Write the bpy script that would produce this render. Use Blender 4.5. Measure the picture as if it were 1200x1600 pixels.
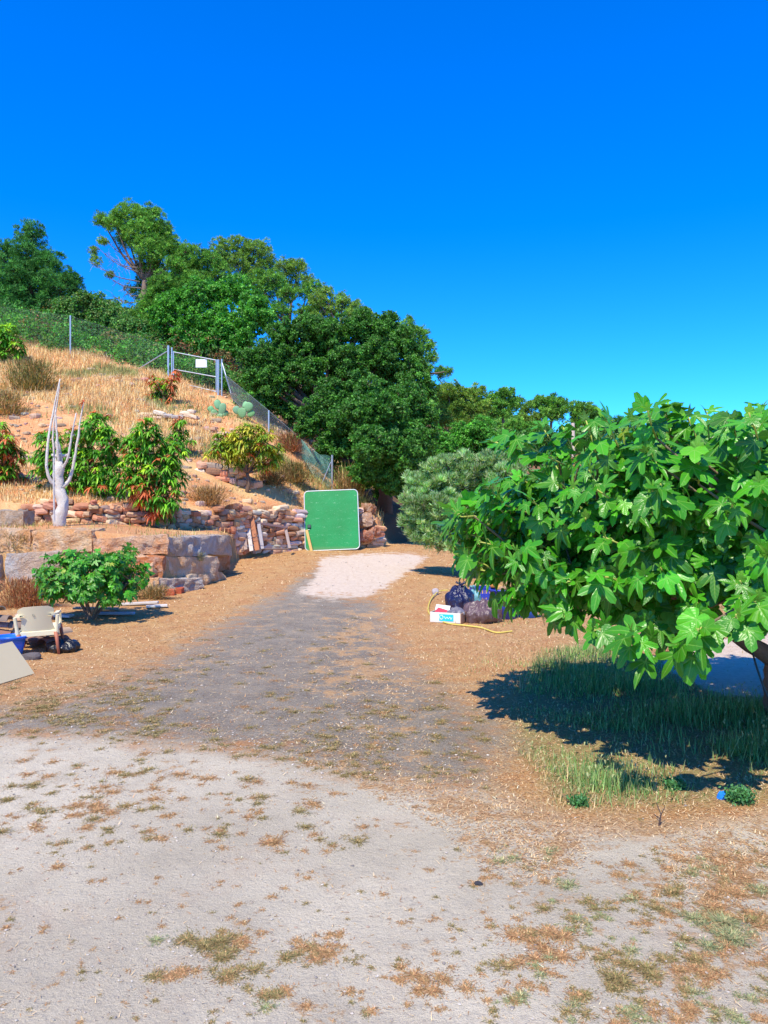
import bpy, math, random
import numpy as np
from mathutils import Vector, noise as mnoise

# ---------------------------------------------------------------- clearing, camera, light
for o in list(bpy.data.objects):
    bpy.data.objects.remove(o)
S = bpy.context.scene
COL = S.collection
EYE = 1.7
F = 1200.0            # focal length in photograph pixels (1200 x 1600)

cam_d = bpy.data.cameras.new("camera")
cam = bpy.data.objects.new("camera", cam_d)
COL.objects.link(cam)
cam.location = (0, 0, EYE)
cam.rotation_euler = (math.radians(90), 0, 0)
cam_d.sensor_fit = 'VERTICAL'
cam_d.sensor_height = 32.0
cam_d.lens = 24.0
cam_d.clip_start = 0.05
cam_d.clip_end = 3000
S.camera = cam

SUN_TO = Vector((-0.25, -0.66, 1.0)).normalized()       # towards the sun
elev = math.asin(SUN_TO.z)
azim = math.atan2(SUN_TO.x, SUN_TO.y)
w = bpy.data.worlds.new("World")
S.world = w
w.use_nodes = True
wn = w.node_tree
bg = wn.nodes['Background']
sky = wn.nodes.new('ShaderNodeTexSky')
sky.sky_type = 'NISHITA'
sky.sun_disc = False
sky.sun_elevation = elev
sky.sun_rotation = azim
sky.altitude = 200
sky.air_density = 1.0
sky.dust_density = 0.3
sky.ozone_density = 3.0
hs = wn.nodes.new('ShaderNodeHueSaturation')
hs.inputs['Saturation'].default_value = 1.5
hs.inputs['Value'].default_value = 1.0
wn.links.new(sky.outputs[0], hs.inputs['Color'])
tint = wn.nodes.new('ShaderNodeMix'); tint.data_type = 'RGBA'; tint.blend_type = 'MULTIPLY'
tint.inputs[0].default_value = 1.0; tint.inputs[7].default_value = (0.45, 1.50, 2.4, 1)
wn.links.new(hs.outputs[0], tint.inputs[6])
wn.links.new(tint.outputs[2], bg.inputs['Color'])
bg.inputs['Strength'].default_value = 0.10

sl = bpy.data.lights.new("sun", 'SUN')
sl.energy = 4.9
sl.angle = math.radians(0.5)
sl.color = (1.0, 0.915, 0.72)
so = bpy.data.objects.new("sun", sl)
COL.objects.link(so)
so.rotation_euler = (-SUN_TO).to_track_quat('-Z', 'Y').to_euler()

S.view_settings.view_transform = 'Standard'
S.view_settings.look = 'None'
S.view_settings.exposure = 0.42
S.view_settings.gamma = 1.0

# ---------------------------------------------------------------- helpers
def rng(s): return np.random.default_rng(s)
def at(px, py, d):
    return np.array([(px-600)/F*d, d, EYE+(800-py)/F*d])
def lerp(a, b, t): return a+(b-a)*t
def sstep(t):
    t = np.clip(t, 0, 1); return t*t*(3-2*t)
def norm(a): return a/np.maximum(np.linalg.norm(a, axis=-1, keepdims=True), 1e-9)

def tag(o, label=None, cat=None, group=None, kind=None):
    if label: o['label'] = label
    if cat: o['category'] = cat
    if group: o['group'] = group
    if kind: o['kind'] = kind
    return o
def empty(name, loc, label, cat, group=None, rz=0.0):
    o = bpy.data.objects.new(name, None)
    COL.objects.link(o)
    o.location = tuple(float(v) for v in loc); o.rotation_euler = (0, 0, rz)
    o.empty_display_size = 0.2
    return tag(o, label, cat, group)

class MB:
    """collects vertices and faces (as numpy chunks) for ONE mesh"""
    def __init__(s): s.V = []; s.Fs = []; s.n = 0; s.C = []; s.U = []; s.M = []
    def add(s, V, Fc, col=None, uv=None, mi=0):
        V = np.asarray(V, dtype=np.float64).reshape(-1, 3)
        Fc = np.asarray(Fc, dtype=np.int64)
        s.V.append(V); s.Fs.append(Fc+s.n)
        s.M.append(np.full(len(Fc), mi, dtype=np.int32))
        if col is None: col = (0.5, 0.5, 0.5)
        col = np.asarray(col, dtype=np.float64)
        if col.ndim == 1: col = np.tile(col, (len(V), 1))
        s.C.append(col)
        if uv is None: uv = np.zeros((len(V), 2))
        s.U.append(np.asarray(uv, dtype=np.float64))
        s.n += len(V)
        return s
    def build(s, name, mat, parent=None, smooth=False, local=True):
        V = np.concatenate(s.V); C = np.concatenate(s.C); U = np.concatenate(s.U)
        if parent is not None and local:
            pl = np.array(parent.matrix_basis.translation)
            p2 = parent
            while p2.parent is not None:
                p2 = p2.parent; pl = pl+np.array(p2.matrix_basis.translation)
            V = V-pl
        me = bpy.data.meshes.new(name)
        me.vertices.add(len(V)); me.vertices.foreach_set('co', V.astype(np.float32).ravel())
        cnt = [np.full(len(f), f.shape[1], dtype=np.int32) for f in s.Fs]
        cnt = np.concatenate(cnt)
        idx = np.concatenate([f.ravel() for f in s.Fs]).astype(np.int32)
        me.loops.add(len(idx)); me.loops.foreach_set('vertex_index', idx)
        me.polygons.add(len(cnt))
        st = np.concatenate([[0], np.cumsum(cnt)[:-1]]).astype(np.int32)
        me.polygons.foreach_set('loop_start', st)
        me.polygons.foreach_set('material_index', np.concatenate(s.M))
        me.polygons.foreach_set('use_smooth', np.full(len(cnt), bool(smooth)))
        a = me.color_attributes.new('col', 'FLOAT_COLOR', 'POINT')
        C4 = np.concatenate([C, np.ones((len(C), 1))], 1)
        a.data.foreach_set('color', C4.astype(np.float32).ravel())
        b = me.attributes.new('luv', 'FLOAT_VECTOR', 'POINT')
        b.data.foreach_set('vector', np.concatenate([U, np.zeros((len(U), 1))], 1).astype(np.float32).ravel())
        me.update(calc_edges=True)
        me.validate(verbose=False)
        for m in (mat if isinstance(mat, (list, tuple)) else [mat]): me.materials.append(m)
        o = bpy.data.objects.new(name, me)
        COL.objects.link(o)
        if parent is not None: o.parent = parent
        return o

def box(mb, c, size, R=None, bev=0.0, col=None, mi=0):
    """bevelled box; R = 3 row axes"""
    h = np.array(size)/2.0
    if bev <= 0:
        sg = np.array([[x, y, z] for x in (-1, 1) for y in (-1, 1) for z in (-1, 1)], float)
        V = sg*h
        Fc = [[0, 1, 3, 2], [4, 6, 7, 5], [0, 4, 5, 1], [2, 3, 7, 6], [0, 2, 6, 4], [1, 5, 7, 3]]
        if R is not None: V = V@np.array(R)
        mb.add(V+np.array(c), Fc, col, mi=mi); return
    b = min(bev, h.min()*0.9)
    V = []; idx = {}
    for x in (-1, 1):
        for y in (-1, 1):
            for z in (-1, 1):
                for k in range(3):
                    p = np.array([x, y, z])*h
                    for j in range(3):
                        if j != k: p[j] -= (x, y, z)[j]*b
                    idx[(x, y, z, k)] = len(V); V.append(p)
    q = []; t = []
    for k in range(3):
        for s_ in (-1, 1):
            o = [j for j in range(3) if j != k]
            ring = []
            for a_, b_ in ((-1, -1), (1, -1), (1, 1), (-1, 1)):
                v = [0, 0, 0]; v[k] = s_; v[o[0]] = a_; v[o[1]] = b_
                ring.append(idx[tuple(v)+(k,)])
            q.append(ring)
    for k in range(3):      # edges along axis k
        o = [j for j in range(3) if j != k]
        for a_ in (-1, 1):
            for b_ in (-1, 1):
                v0 = [0, 0, 0]; v0[o[0]] = a_; v0[o[1]] = b_; v1 = list(v0)
                v0[k] = -1; v1[k] = 1
                q.append([idx[tuple(v0)+(o[0],)], idx[tuple(v1)+(o[0],)], idx[tuple(v1)+(o[1],)], idx[tuple(v0)+(o[1],)]])
    for x in (-1, 1):
        for y in (-1, 1):
            for z in (-1, 1):
                t.append([idx[(x, y, z, 0)], idx[(x, y, z, 1)], idx[(x, y, z, 2)]])
    V = np.array(V)
    if R is not None: V = V@np.array(R)
    V = V+np.array(c)
    mb.add(V, q, col, mi=mi)
    mb.Fs.append(np.array(t)+mb.n-len(V)); mb.M.append(np.full(len(t), mi, dtype=np.int32))

def tube(mb, pts, rad, n=8, col=None, cap=True, mi=0, wob=0.0, seed=0):
    pts = np.asarray(pts, float); m = len(pts)
    rad = np.broadcast_to(np.asarray(rad, float), (m,)) if np.ndim(rad) == 0 else np.asarray(rad, float)
    T = norm(np.gradient(pts, axis=0))
    ref = np.array([0.0, 0, 1]) if abs(T[0][2]) < 0.9 else np.array([1.0, 0, 0])
    u = np.cross(T[0], ref); u /= np.linalg.norm(u)
    ang = np.arange(n)/n*2*np.pi
    V = []; rr = rng(seed)
    for i in range(m):
        u = u-T[i]*np.dot(u, T[i]); u /= np.linalg.norm(u)
        v = np.cross(T[i], u)
        r_ = rad[i]*(1+wob*(rr.random(n)-0.5))
        V.append(pts[i]+(np.cos(ang)*r_)[:, None]*u+(np.sin(ang)*r_)[:, None]*v)
    V = np.concatenate(V)
    i = np.arange(m-1)[:, None]*n; j = np.arange(n)[None, :]; j2 = (j+1) % n
    Q = np.stack([i+j, i+j2, i+n+j2, i+n+j], -1).reshape(-1, 4)
    if cap:
        V = np.concatenate([V, pts[:1], pts[-1:]])
        c0 = m*n; jj = np.arange(n)
        mb.add(V, Q, col, mi=mi)
        t = np.concatenate([np.stack([np.full(n, c0), (jj+1) % n, jj], -1),
                            np.stack([np.full(n, c0+1), (m-1)*n+jj, (m-1)*n+(jj+1) % n], -1)])
        mb.Fs.append(t+mb.n-len(V)); mb.M.append(np.full(len(t), mi, dtype=np.int32))
    else:
        mb.add(V, Q, col, mi=mi)

def curve(pts, n=12):
    """Catmull-Rom through pts"""
    P = np.asarray(pts, float); P = np.concatenate([[2*P[0]-P[1]], P, [2*P[-1]-P[-2]]])
    out = []
    k = len(P)-3
    for s in range(k):
        p0, p1, p2, p3 = P[s:s+4]
        for t in np.linspace(0, 1, max(2, n//k), endpoint=False):
            out.append(0.5*((2*p1)+(-p0+p2)*t+(2*p0-5*p1+4*p2-p3)*t*t+(-p0+3*p1-3*p2+p3)*t**3))
    out.append(P[-2]); return np.array(out)

def leaves(mb, P, T, N, L, W, col, fold=0.15):
    """diamond leaves, folded on the midrib"""
    P = np.asarray(P); n = len(P)
    T = norm(T); B = norm(np.cross(T, N)); N = np.cross(B, T)
    L = np.broadcast_to(L, (n,))[:, None]; W = np.broadcast_to(W, (n,))[:, None]
    mid = P+T*L*0.45
    V = np.stack([P, mid+B*W*0.5+N*W*fold, P+T*L, mid-B*W*0.5+N*W*fold], 1).reshape(-1, 3)
    k = np.arange(n)[:, None]*4
    Fc = np.concatenate([k+np.array([[0, 1, 2]]), k+np.array([[0, 2, 3]])])
    mb.add(V, Fc, np.repeat(col, 4, axis=0))

def blades(mb, P, D, L, W, droop, col, nseg=3, side=None, tipcol=None, prof='grass'):
    """bending blades / long leaves"""
    P = np.asarray(P); n = len(P); D = norm(D)
    if side is None:
        side = norm(np.cross(D, np.array([0, 0, 1.0]))+1e-4)
    L = np.broadcast_to(L, (n,)); W = np.broadcast_to(W, (n,)); droop = np.broadcast_to(droop, (n,))
    Vs = []; Cs = []
    for i in range(nseg+1):
        t = i/nseg
        c = P+D*(L*t)[:, None]
        c = c.copy(); c[:, 2] -= droop*L*t*t
        if prof == 'grass': wv = W*(1-t)*0.5+W*0.04
        else: wv = W*0.5*math.sin(math.pi*min(1, 0.06+t*0.92))**0.8
        Vs += [c-side*wv[:, None], c+side*wv[:, None]]
        cc = col if tipcol is None else lerp(col, tipcol, t)
        Cs += [cc, cc]
    V = np.stack(Vs, 1).reshape(-1, 3); C = np.stack(Cs, 1).reshape(-1, 3)
    m = 2*(nseg+1); k = np.arange(n)[:, None, None]*m
    f = np.array([[2*i, 2*i+1, 2*i+3, 2*i+2] for i in range(nseg)])[None]
    mb.add(V, (k+f).reshape(-1, 4), C)

def vary(c, n, r, v=0.25, hue=0.08):
    c = np.asarray(c, float)
    k = np.exp(r.normal(0, v, (n, 1)))
    return np.clip(c*k*(1+r.normal(0, hue, (n, 3))), 0.001, 0.95)

def randdir(n, r): return norm(r.normal(0, 1, (n, 3)))

# value noise on numpy arrays (sum of sines, cheap and smooth)
def wob(P, f=1.0, seed=0):
    r = rng(seed+77); P = np.asarray(P, float)
    out = np.zeros(len(P)); a = 0
    for k in range(9):
        d = r.normal(0, 1, 3); d /= np.linalg.norm(d)
        ff = f*(0.6+0.35*k); am = 1/(0.6+0.35*k)
        out += am*np.sin(P@d*ff+r.random()*6.28); a += am*am
    return out/math.sqrt(a*0.5)/2

# ---------------------------------------------------------------- materials
class NT:
    def __init__(s, name):
        s.m = bpy.data.materials.new(name); s.m.use_nodes = True
        s.t = s.m.node_tree; s.b = s.t.nodes['Principled BSDF']; s.out = s.t.nodes['Material Output']
        s._tc = None
    def n(s, typ, **kw):
        nd = s.t.nodes.new(typ)
        for k, v in kw.items(): setattr(nd, k, v)
        return nd
    def l(s, a, b): s.t.links.new(a, b)
    def attr(s, name='col'):
        nd = s.n('ShaderNodeAttribute'); nd.attribute_name = name; return nd
    def tc(s):
        if not s._tc: s._tc = s.n('ShaderNodeTexCoord')
        return s._tc.outputs['Object']
    def pos(s): return s.n('ShaderNodeNewGeometry').outputs['Position']
    def noise(s, scale, detail=4, rough=0.6, vec=None, dist=0.0):
        nd = s.n('ShaderNodeTexNoise'); nd.inputs['Scale'].default_value = scale
        nd.inputs['Detail'].default_value = detail; nd.inputs['Roughness'].default_value = rough
        nd.inputs['Distortion'].default_value = dist
        s.l(vec if vec is not None else s.tc(), nd.inputs['Vector']); return nd.outputs['Fac']
    def math(s, op, a, b=None, c=None, clamp=False):
        nd = s.n('ShaderNodeMath', operation=op); nd.use_clamp = clamp
        for i, v in enumerate((a, b, c)):
            if v is None: continue
            if isinstance(v, (int, float)): nd.inputs[i].default_value = v
            else: s.l(v, nd.inputs[i])
        return nd.outputs[0]
    def ramp(s, fac, stops, interp='LINEAR'):
        nd = s.n('ShaderNodeValToRGB'); cr = nd.color_ramp; cr.interpolation = interp
        while len(cr.elements) < len(stops): cr.elements.new(0.5)
        for e, (p, c) in zip(cr.elements, stops):
            e.position = p; e.color = (c, c, c, 1) if isinstance(c, (int, float)) else tuple(c)+(1,)
        s.l(fac, nd.inputs[0]); return nd.outputs[0]
    def mix(s, fac, a, b, mode='MIX'):
        nd = s.n('ShaderNodeMix', data_type='RGBA', blend_type=mode)
        for i, v in ((0, fac), (6, a), (7, b)):
            if isinstance(v, (int, float)): nd.inputs[i].default_value = v
            elif isinstance(v, tuple): nd.inputs[i].default_value = v+(1,)
            else: s.l(v, nd.inputs[i])
        return nd.outputs[2]
    def bump(s, h, strength=0.5, dist=0.02):
        nd = s.n('ShaderNodeBump'); nd.inputs['Strength'].default_value = strength
        nd.inputs['Distance'].default_value = dist; s.l(h, nd.inputs['Height'])
        s.l(nd.outputs[0], s.b.inputs['Normal']); return nd.outputs[0]
    def base(s, c):
        if isinstance(c, tuple): s.b.inputs['Base Color'].default_value = c+(1,)
        else: s.l(c, s.b.inputs['Base Color'])
    def set(s, **kw):
        for k, v in kw.items(): s.b.inputs[k.replace('_', ' ')].default_value = v
        return s

MT = {}
def foliage_mat(name, trans=0.35, rough=0.5, spec=0.35, tcol=(1.25, 1.3, 0.5)):
    t = NT(name)
    a = t.attr('col').outputs['Color']
    t.base(a); t.set(Roughness=rough, Specular_IOR_Level=spec)
    tr = t.n('ShaderNodeBsdfTranslucent')
    t.l(t.mix(1.0, a, tcol, 'MULTIPLY'), tr.inputs['Color'])
    mx = t.n('ShaderNodeMixShader'); mx.inputs[0].default_value = trans
    t.l(t.b.outputs[0], mx.inputs[1]); t.l(tr.outputs[0], mx.inputs[2]); t.l(mx.outputs[0], t.out.inputs['Surface'])
    return t.m
MT['leaf'] = foliage_mat('leaf_foliage')
MT['needle'] = foliage_mat('pine_foliage', 0.2, 0.6, 0.2)
MT['grass'] = foliage_mat('grass_blades', 0.3, 0.6, 0.2, (1.1, 1.05, 0.7))
MT['straw'] = foliage_mat('dry_straw', 0.15, 0.7, 0.15, (1.0, 0.9, 0.7))

def fig_leaf_mat():
    t = NT('fig_leaf')
    a = t.attr('col').outputs['Color']
    uv = t.attr('luv').outputs['Vector']
    sx = t.n('ShaderNodeSeparateXYZ'); t.l(uv, sx.inputs[0])
    x, y = sx.outputs[0], sx.outputs[1]
    tot = None
    for dg in (0, 38, -38, 80, -80):
        c, s_ = math.cos(math.radians(dg)), math.sin(math.radians(dg))
        perp = t.math('ABSOLUTE', t.math('SUBTRACT', t.math('MULTIPLY', x, c), t.math('MULTIPLY', y, s_)))
        along = t.math('ADD', t.math('MULTIPLY', x, s_), t.math('MULTIPLY', y, c))
        wd = t.math('MULTIPLY_ADD', along, -0.014, 0.022)
        v = t.math('MULTIPLY', t.math('LESS_THAN', perp, wd), t.math('GREATER_THAN', along, 0.0))
        tot = v if tot is None else t.math('MAXIMUM', tot, v)
    # secondary veins: herring-bone off the midrib
    ax = t.math('ABSOLUTE', x)
    hb = t.math('SINE', t.math('MULTIPLY', t.math('SUBTRACT', y, t.math('MULTIPLY', ax, 0.9)), 46.0))
    sec = t.math('MULTIPLY', t.math('GREATER_THAN', hb, 0.95), 0.18)
    tot = t.math('MAXIMUM', tot, sec)
    nz = t.noise(9.0, 3)
    c0 = t.mix(t.math('MULTIPLY', nz, 0.35), a, (0.09, 0.24, 0.015))
    c1 = t.mix(t.math('MULTIPLY', tot, 0.45), c0, (0.24, 0.46, 0.08))
    # the back of a fig leaf is paler and matt
    geo = t.n('ShaderNodeNewGeometry')
    c2 = t.mix(t.math('MULTIPLY', geo.outputs['Backfacing'], 0.4), c1, (0.24, 0.44, 0.12))
    t.base(c2)
    t.l(t.math('MULTIPLY_ADD', geo.outputs['Backfacing'], 0.25, 0.34), t.b.inputs['Roughness'])
    t.set(Specular_IOR_Level=0.4)
    t.bump(t.math('ADD', t.math('MULTIPLY', tot, 0.6), t.math('MULTIPLY', hb, 0.12)), 0.4, 0.003)
    tr = t.n('ShaderNodeBsdfTranslucent'); t.l(t.mix(1.0, c1, (1.2, 1.5, 0.4), 'MULTIPLY'), tr.inputs['Color'])
    mx = t.n('ShaderNodeMixShader'); mx.inputs[0].default_value = 0.20
    t.l(t.b.outputs[0], mx.inputs[1]); t.l(tr.outputs[0], mx.inputs[2]); t.l(mx.outputs[0], t.out.inputs['Surface'])
    return t.m
MT['fig'] = fig_leaf_mat()

def simple(name, col, rough=0.6, metal=0.0, spec=0.5, n=0.0, ns=8.0, bump=0.0, bs=30.0, col2=None):
    t = NT(name)
    if n > 0 or col2:
        c2 = col2 or tuple(v*0.55 for v in col)
        t.base(t.mix(t.ramp(t.noise(ns, 5, 0.7), [(0.35, 0.0), (0.7, 1.0)]) if col2 else t.math('MULTIPLY', t.noise(ns, 5, 0.7), n), col, c2))
    else: t.base(col)
    t.set(Roughness=rough, Metallic=metal, Specular_IOR_Level=spec)
    if bump > 0: t.bump(t.noise(bs, 5), bump, 0.01)
    return t.m
def attr_mat(name, rough=0.8, ns=6.0, amt=0.5, bump=0.5, bs=25.0, bd=0.02, spec=0.25, dark=(0.5, 0.42, 0.36)):
    t = NT(name)
    a = t.attr('col').outputs['Color']
    nz = t.noise(ns, 6, 0.65)
    t.base(t.mix(t.math('MULTIPLY', nz, amt), a, t.mix(1.0, a, dark, 'MULTIPLY')))
    t.set(Roughness=rough, Specular_IOR_Level=spec)
    if bump: t.bump(t.noise(bs, 6, 0.7), bump, bd)
    return t.m
MT['bark'] = attr_mat('tree_bark', 0.85, 14, 0.8, 0.7, 40, 0.02)
MT['stone'] = attr_mat('dry_stone', 0.9, 5, 0.5, 0.7, 22, 0.02)
MT['steel'] = simple('galvanised_steel', (0.55, 0.58, 0.62), 0.4, 0.6, n=0.4, ns=12)
MT['wire'] = simple('fence_wire', (0.22, 0.27, 0.29), 0.55, 0.2)
MT['net'] = simple('green_netting_cord', (0.10, 0.28, 0.22), 0.6)
MT['wood'] = attr_mat('weathered_wood', 0.8, 10, 0.6, 0.4, 60, 0.005)
MT['plastic_c'] = simple('cream_plastic', (0.78, 0.69, 0.46), 0.45, n=0.15, ns=6)
MT['red_dirt'] = simple('dirt_stained_plastic', (0.42, 0.13, 0.07), 0.6, n=0.5, ns=14)

def boulder_mat():
    t = NT('limestone_block')
    a = t.attr('col').outputs['Color']
    n1 = t.noise(1.6, 6, 0.65, dist=0.6); n2 = t.noise(7, 8, 0.7); n3 = t.noise(28, 6, 0.7)
    c = t.mix(t.ramp(n1, [(0.38, 0.0), (0.56, 0.9)]), a, t.mix(1.0, a, (1.05, 0.74, 0.50), 'MULTIPLY'))
    c = t.mix(t.ramp(n2, [(0.46, 0.0), (0.68, 0.8)]), c, t.mix(0.55, c, (0.90, 0.78, 0.64)))
    c = t.mix(t.ramp(n3, [(0.26, 0.75), (0.42, 0.0)]), c, (0.14, 0.09, 0.06))
    t.base(c); t.set(Roughness=0.9, Specular_IOR_Level=0.2)
    h = t.math('ADD', t.math('MULTIPLY', n2, 1.4), t.math('MULTIPLY', n3, 0.5))
    t.bump(h, 1.0, 0.09)
    return t.m
MT['boulder'] = boulder_mat()
# ---------------------------------------------------------------- terrain
def D_boulder(px): return np.interp(px, [-400, 0, 150, 260, 310, 336, 348, 360, 372], [14.0, 14.3, 14.4, 14.8, 16.0, 17.0, 18.3, 20.5, 21.4])
def D_dry(px): return np.interp(px, [-400, 40, 150, 270, 330, 375, 430, 480, 590, 700, 900, 1200, 2000], [18, 18, 18.3, 19.3, 20.5, 21.5, 23.3, 24.5, 25.2, 30, 38, 45, 60])
def W_dry(px): return np.interp(px, [590, 615, 700, 900, 2000], [0.14, 3.0, 8, 25, 30])
_cp = [(50,790,18.1),(150,790,18.5),(270,797,19.5),(375,797,21.8),(480,796,24.8),(590,806,25.5),(-300,780,18.2),
 (100,755,20),(0,745,20),(200,760,20.5),(300,725,23.5),(380,757,24.2),(430,708,27),(519,768,28),(420,674,30),
 (300,610,35),(345,616,34.6),(262,590,36),(200,572,37),(110,553,38.5),(0,540,40),(-200,520,42),(100,650,27),(250,655,28.5),(0,650,27),(-200,640,27),
 (200,600,33),(100,590,34),(330,650,31),(380,650,31),(470,735,28.5),(0,710,23),(100,705,23.5),(200,700,24.5),(200,500,50),(0,480,55),(400,560,45),(-200,460,60),
 (200,490,90),(-200,440,90),(500,600,70),(610,836,26.5),(610,790,31),(600,750,36),(600,700,45),(640,800,35),
 (700,720,50),(700,760,38),(800,745,70),(900,785,50),(900,738,90),(1100,738,110),(1250,735,120),(1600,735,140),(1200,785,60),
 (200,560,200),(600,600,200),(1000,730,200),(1600,735,220),(-600,400,150),(-400,560,35),(200,600,900),(900,770,900),(1600,775,900),(-600,600,900),(900,735,400),(1500,735,400)]
_P = np.array([at(*c) for c in _cp])
def _rbf_fit():
    n = len(_P); K = np.linalg.norm(_P[:, None, :2]-_P[None, :, :2], axis=-1)
    A = np.zeros((n+3, n+3)); A[:n, :n] = K-np.eye(n)*0.02
    A[:n, n] = 1; A[:n, n+1:] = _P[:, :2]; A[n, :n] = 1; A[n+1:, :n] = _P[:, :2].T
    return np.linalg.solve(A, np.concatenate([_P[:, 2], [0, 0, 0]]))
_W = _rbf_fit()
def hill(x, y):
    q = np.stack([x, y], -1); out = np.zeros(len(q)); n = len(_P)
    for s in range(0, len(q), 20000):
        K = np.linalg.norm(q[s:s+20000, None]-_P[None, :, :2], axis=-1)
        out[s:s+20000] = K@_W[:n]+_W[n]+q[s:s+20000]@_W[n+1:]
    return np.clip(out, 0.0, 60)
def yard(x, y, px):
    t = np.clip((y-9)/15, 0, 1.6)
    wgt = np.interp(px, [620, 850], [1.0, 0.25])
    return 0.5*t**1.2*wgt
def zt(x, y, rough=True):
    x = np.atleast_1d(np.asarray(x, float)); y = np.atleast_1d(np.asarray(y, float))
    yy = np.maximum(y, 0.5); px = 600+F*x/yy
    z = yard(x, y, px)
    terr = np.interp(px, [150, 300, 340, 362], [1.35, 1.13, 1.08, 0.9])+0.03*(y-15)
    inb = (px < 372)*sstep((y-D_boulder(px))/0.25+0.5)
    z = lerp(z, terr, inb)
    dd = D_dry(px); ww = W_dry(px)
    t = sstep((y-dd)/ww+0.5*(ww < 1))
    m = (t > 0)
    if m.any():
        h = np.zeros(len(x)); h[m] = hill(x[m], y[m])
        if rough:
            Pm = np.stack([x[m], y[m], np.zeros(m.sum())], -1)
            h[m] += (0.10*wob(Pm, 1.2, 3)+0.05*wob(Pm, 4.0, 5))*np.clip((y[m]-dd[m])/1.5, 0, 1)*np.interp(px[m], [560, 700], [1, 0.3])
        z = lerp(z, h, t)
    if rough:
        Pn = np.stack([x, y, np.zeros(len(x))], -1)
        z = z+0.012*wob(Pn, 2.2, 9)*np.clip(1-t, 0, 1)
    z = np.where(y < 0.5, 0.0, z)
    return z
def z1(x, y): return float(zt([x], [y])[0])
def gp(px, py):
    """where the sight line through a pixel of the photograph meets the near ground"""
    d = EYE*F/max(py-800, 8)
    for _ in range(25):
        z = z1((px-600)/F*d, d)
        dn = (EYE-z)*F/max(py-800, 8); d = 0.5*d+0.5*dn
    return np.array([(px-600)/F*d, d, z1((px-600)/F*d, d)])

POLY = {
 'pad': [(-400,1140),(0,1150),(150,1152),(250,1165),(330,1170),(440,1185),(520,1205),(600,1225),(760,1240),(820,1262),(900,1290),(1000,1300),(1200,1275),(1500,1270),(1500,3000),(-900,3000)],
 'track': [(500,925),(590,938),(600,960),(630,1030),(740,1105),(790,1140),(770,1190),(755,1245),(600,1228),(520,1207),(440,1187),(330,1172),(150,1156),(-300,1150),(-300,1125),(0,1115),(130,1085),(250,1035),(330,985),(400,948),(460,915),(520,870)],
 'mid': [(520,960),(590,955),(640,1040),(750,1100),(640,1105),(560,1095),(480,1080),(500,1010)],
 'white': [(502,872),(560,866),(640,864),(665,871),(648,887),(625,900),(600,918),(572,932),(480,933),(468,927),(492,905)],
 'chalk': [(1030,1040),(1060,1018),(1120,1005),(1230,960),(1500,950),(1500,1075),(1200,1090),(1120,1085)],
 'litter': [(560,1215),(700,1215),(800,1235),(880,1262),(1010,1270),(1200,1240),(1500,1240),(1500,1300),(1200,1300),(1000,1300),(930,1310),(870,1375),(800,1365),(740,1330),(700,1290),(600,1245)],
 'litter2': [(1090,1300),(1500,1280),(1500,1560),(1200,1480),(1130,1440),(1060,1380),(1040,1330)],
 'rut': [(440,948),(478,950),(400,992),(320,1035),(240,1078),(190,1078),(270,1030),(350,985)],
 'rut2': [(600,1110),(650,1112),(690,1190),(650,1215),(610,1160)],
 'green': [(850,1020),(920,1000),(1010,1030),(1100,1080),(1500,1080),(1500,1240),(1200,1250),(1040,1262),(880,1262),(800,1160),(800,1085)],
}
def poly_sd(px, py, poly):
    P = np.array(poly, float); A = P; B = np.roll(P, -1, 0)
    ins = np.zeros(len(px), bool); dm = np.full(len(px), 1e9)
    for a, b in zip(A, B):
        c = ((a[1] > py) != (b[1] > py))
        xi = (b[0]-a[0])*(py-a[1])/((b[1]-a[1]) if b[1] != a[1] else 1e-9)+a[0]
        ins ^= c & (px < xi)
        ab = b-a; t = np.clip(((px-a[0])*ab[0]+(py-a[1])*ab[1])/(ab@ab+1e-9), 0, 1)
        dm = np.minimum(dm, np.hypot(px-a[0]-t*ab[0], (py-a[1]-t*ab[1])*1.6))
    return np.where(ins, dm, -dm)
def zone(px, py, key, k=0.09):
    soft = np.maximum((py-800)*k, 5)
    return np.clip(0.5+poly_sd(px, py, POLY[key])/soft*0.5, 0, 1)
def pix_of(x, y, z):
    yy = np.maximum(y, 0.3); return 600+F*x/yy, 800-F*(z-EYE)/yy

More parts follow.
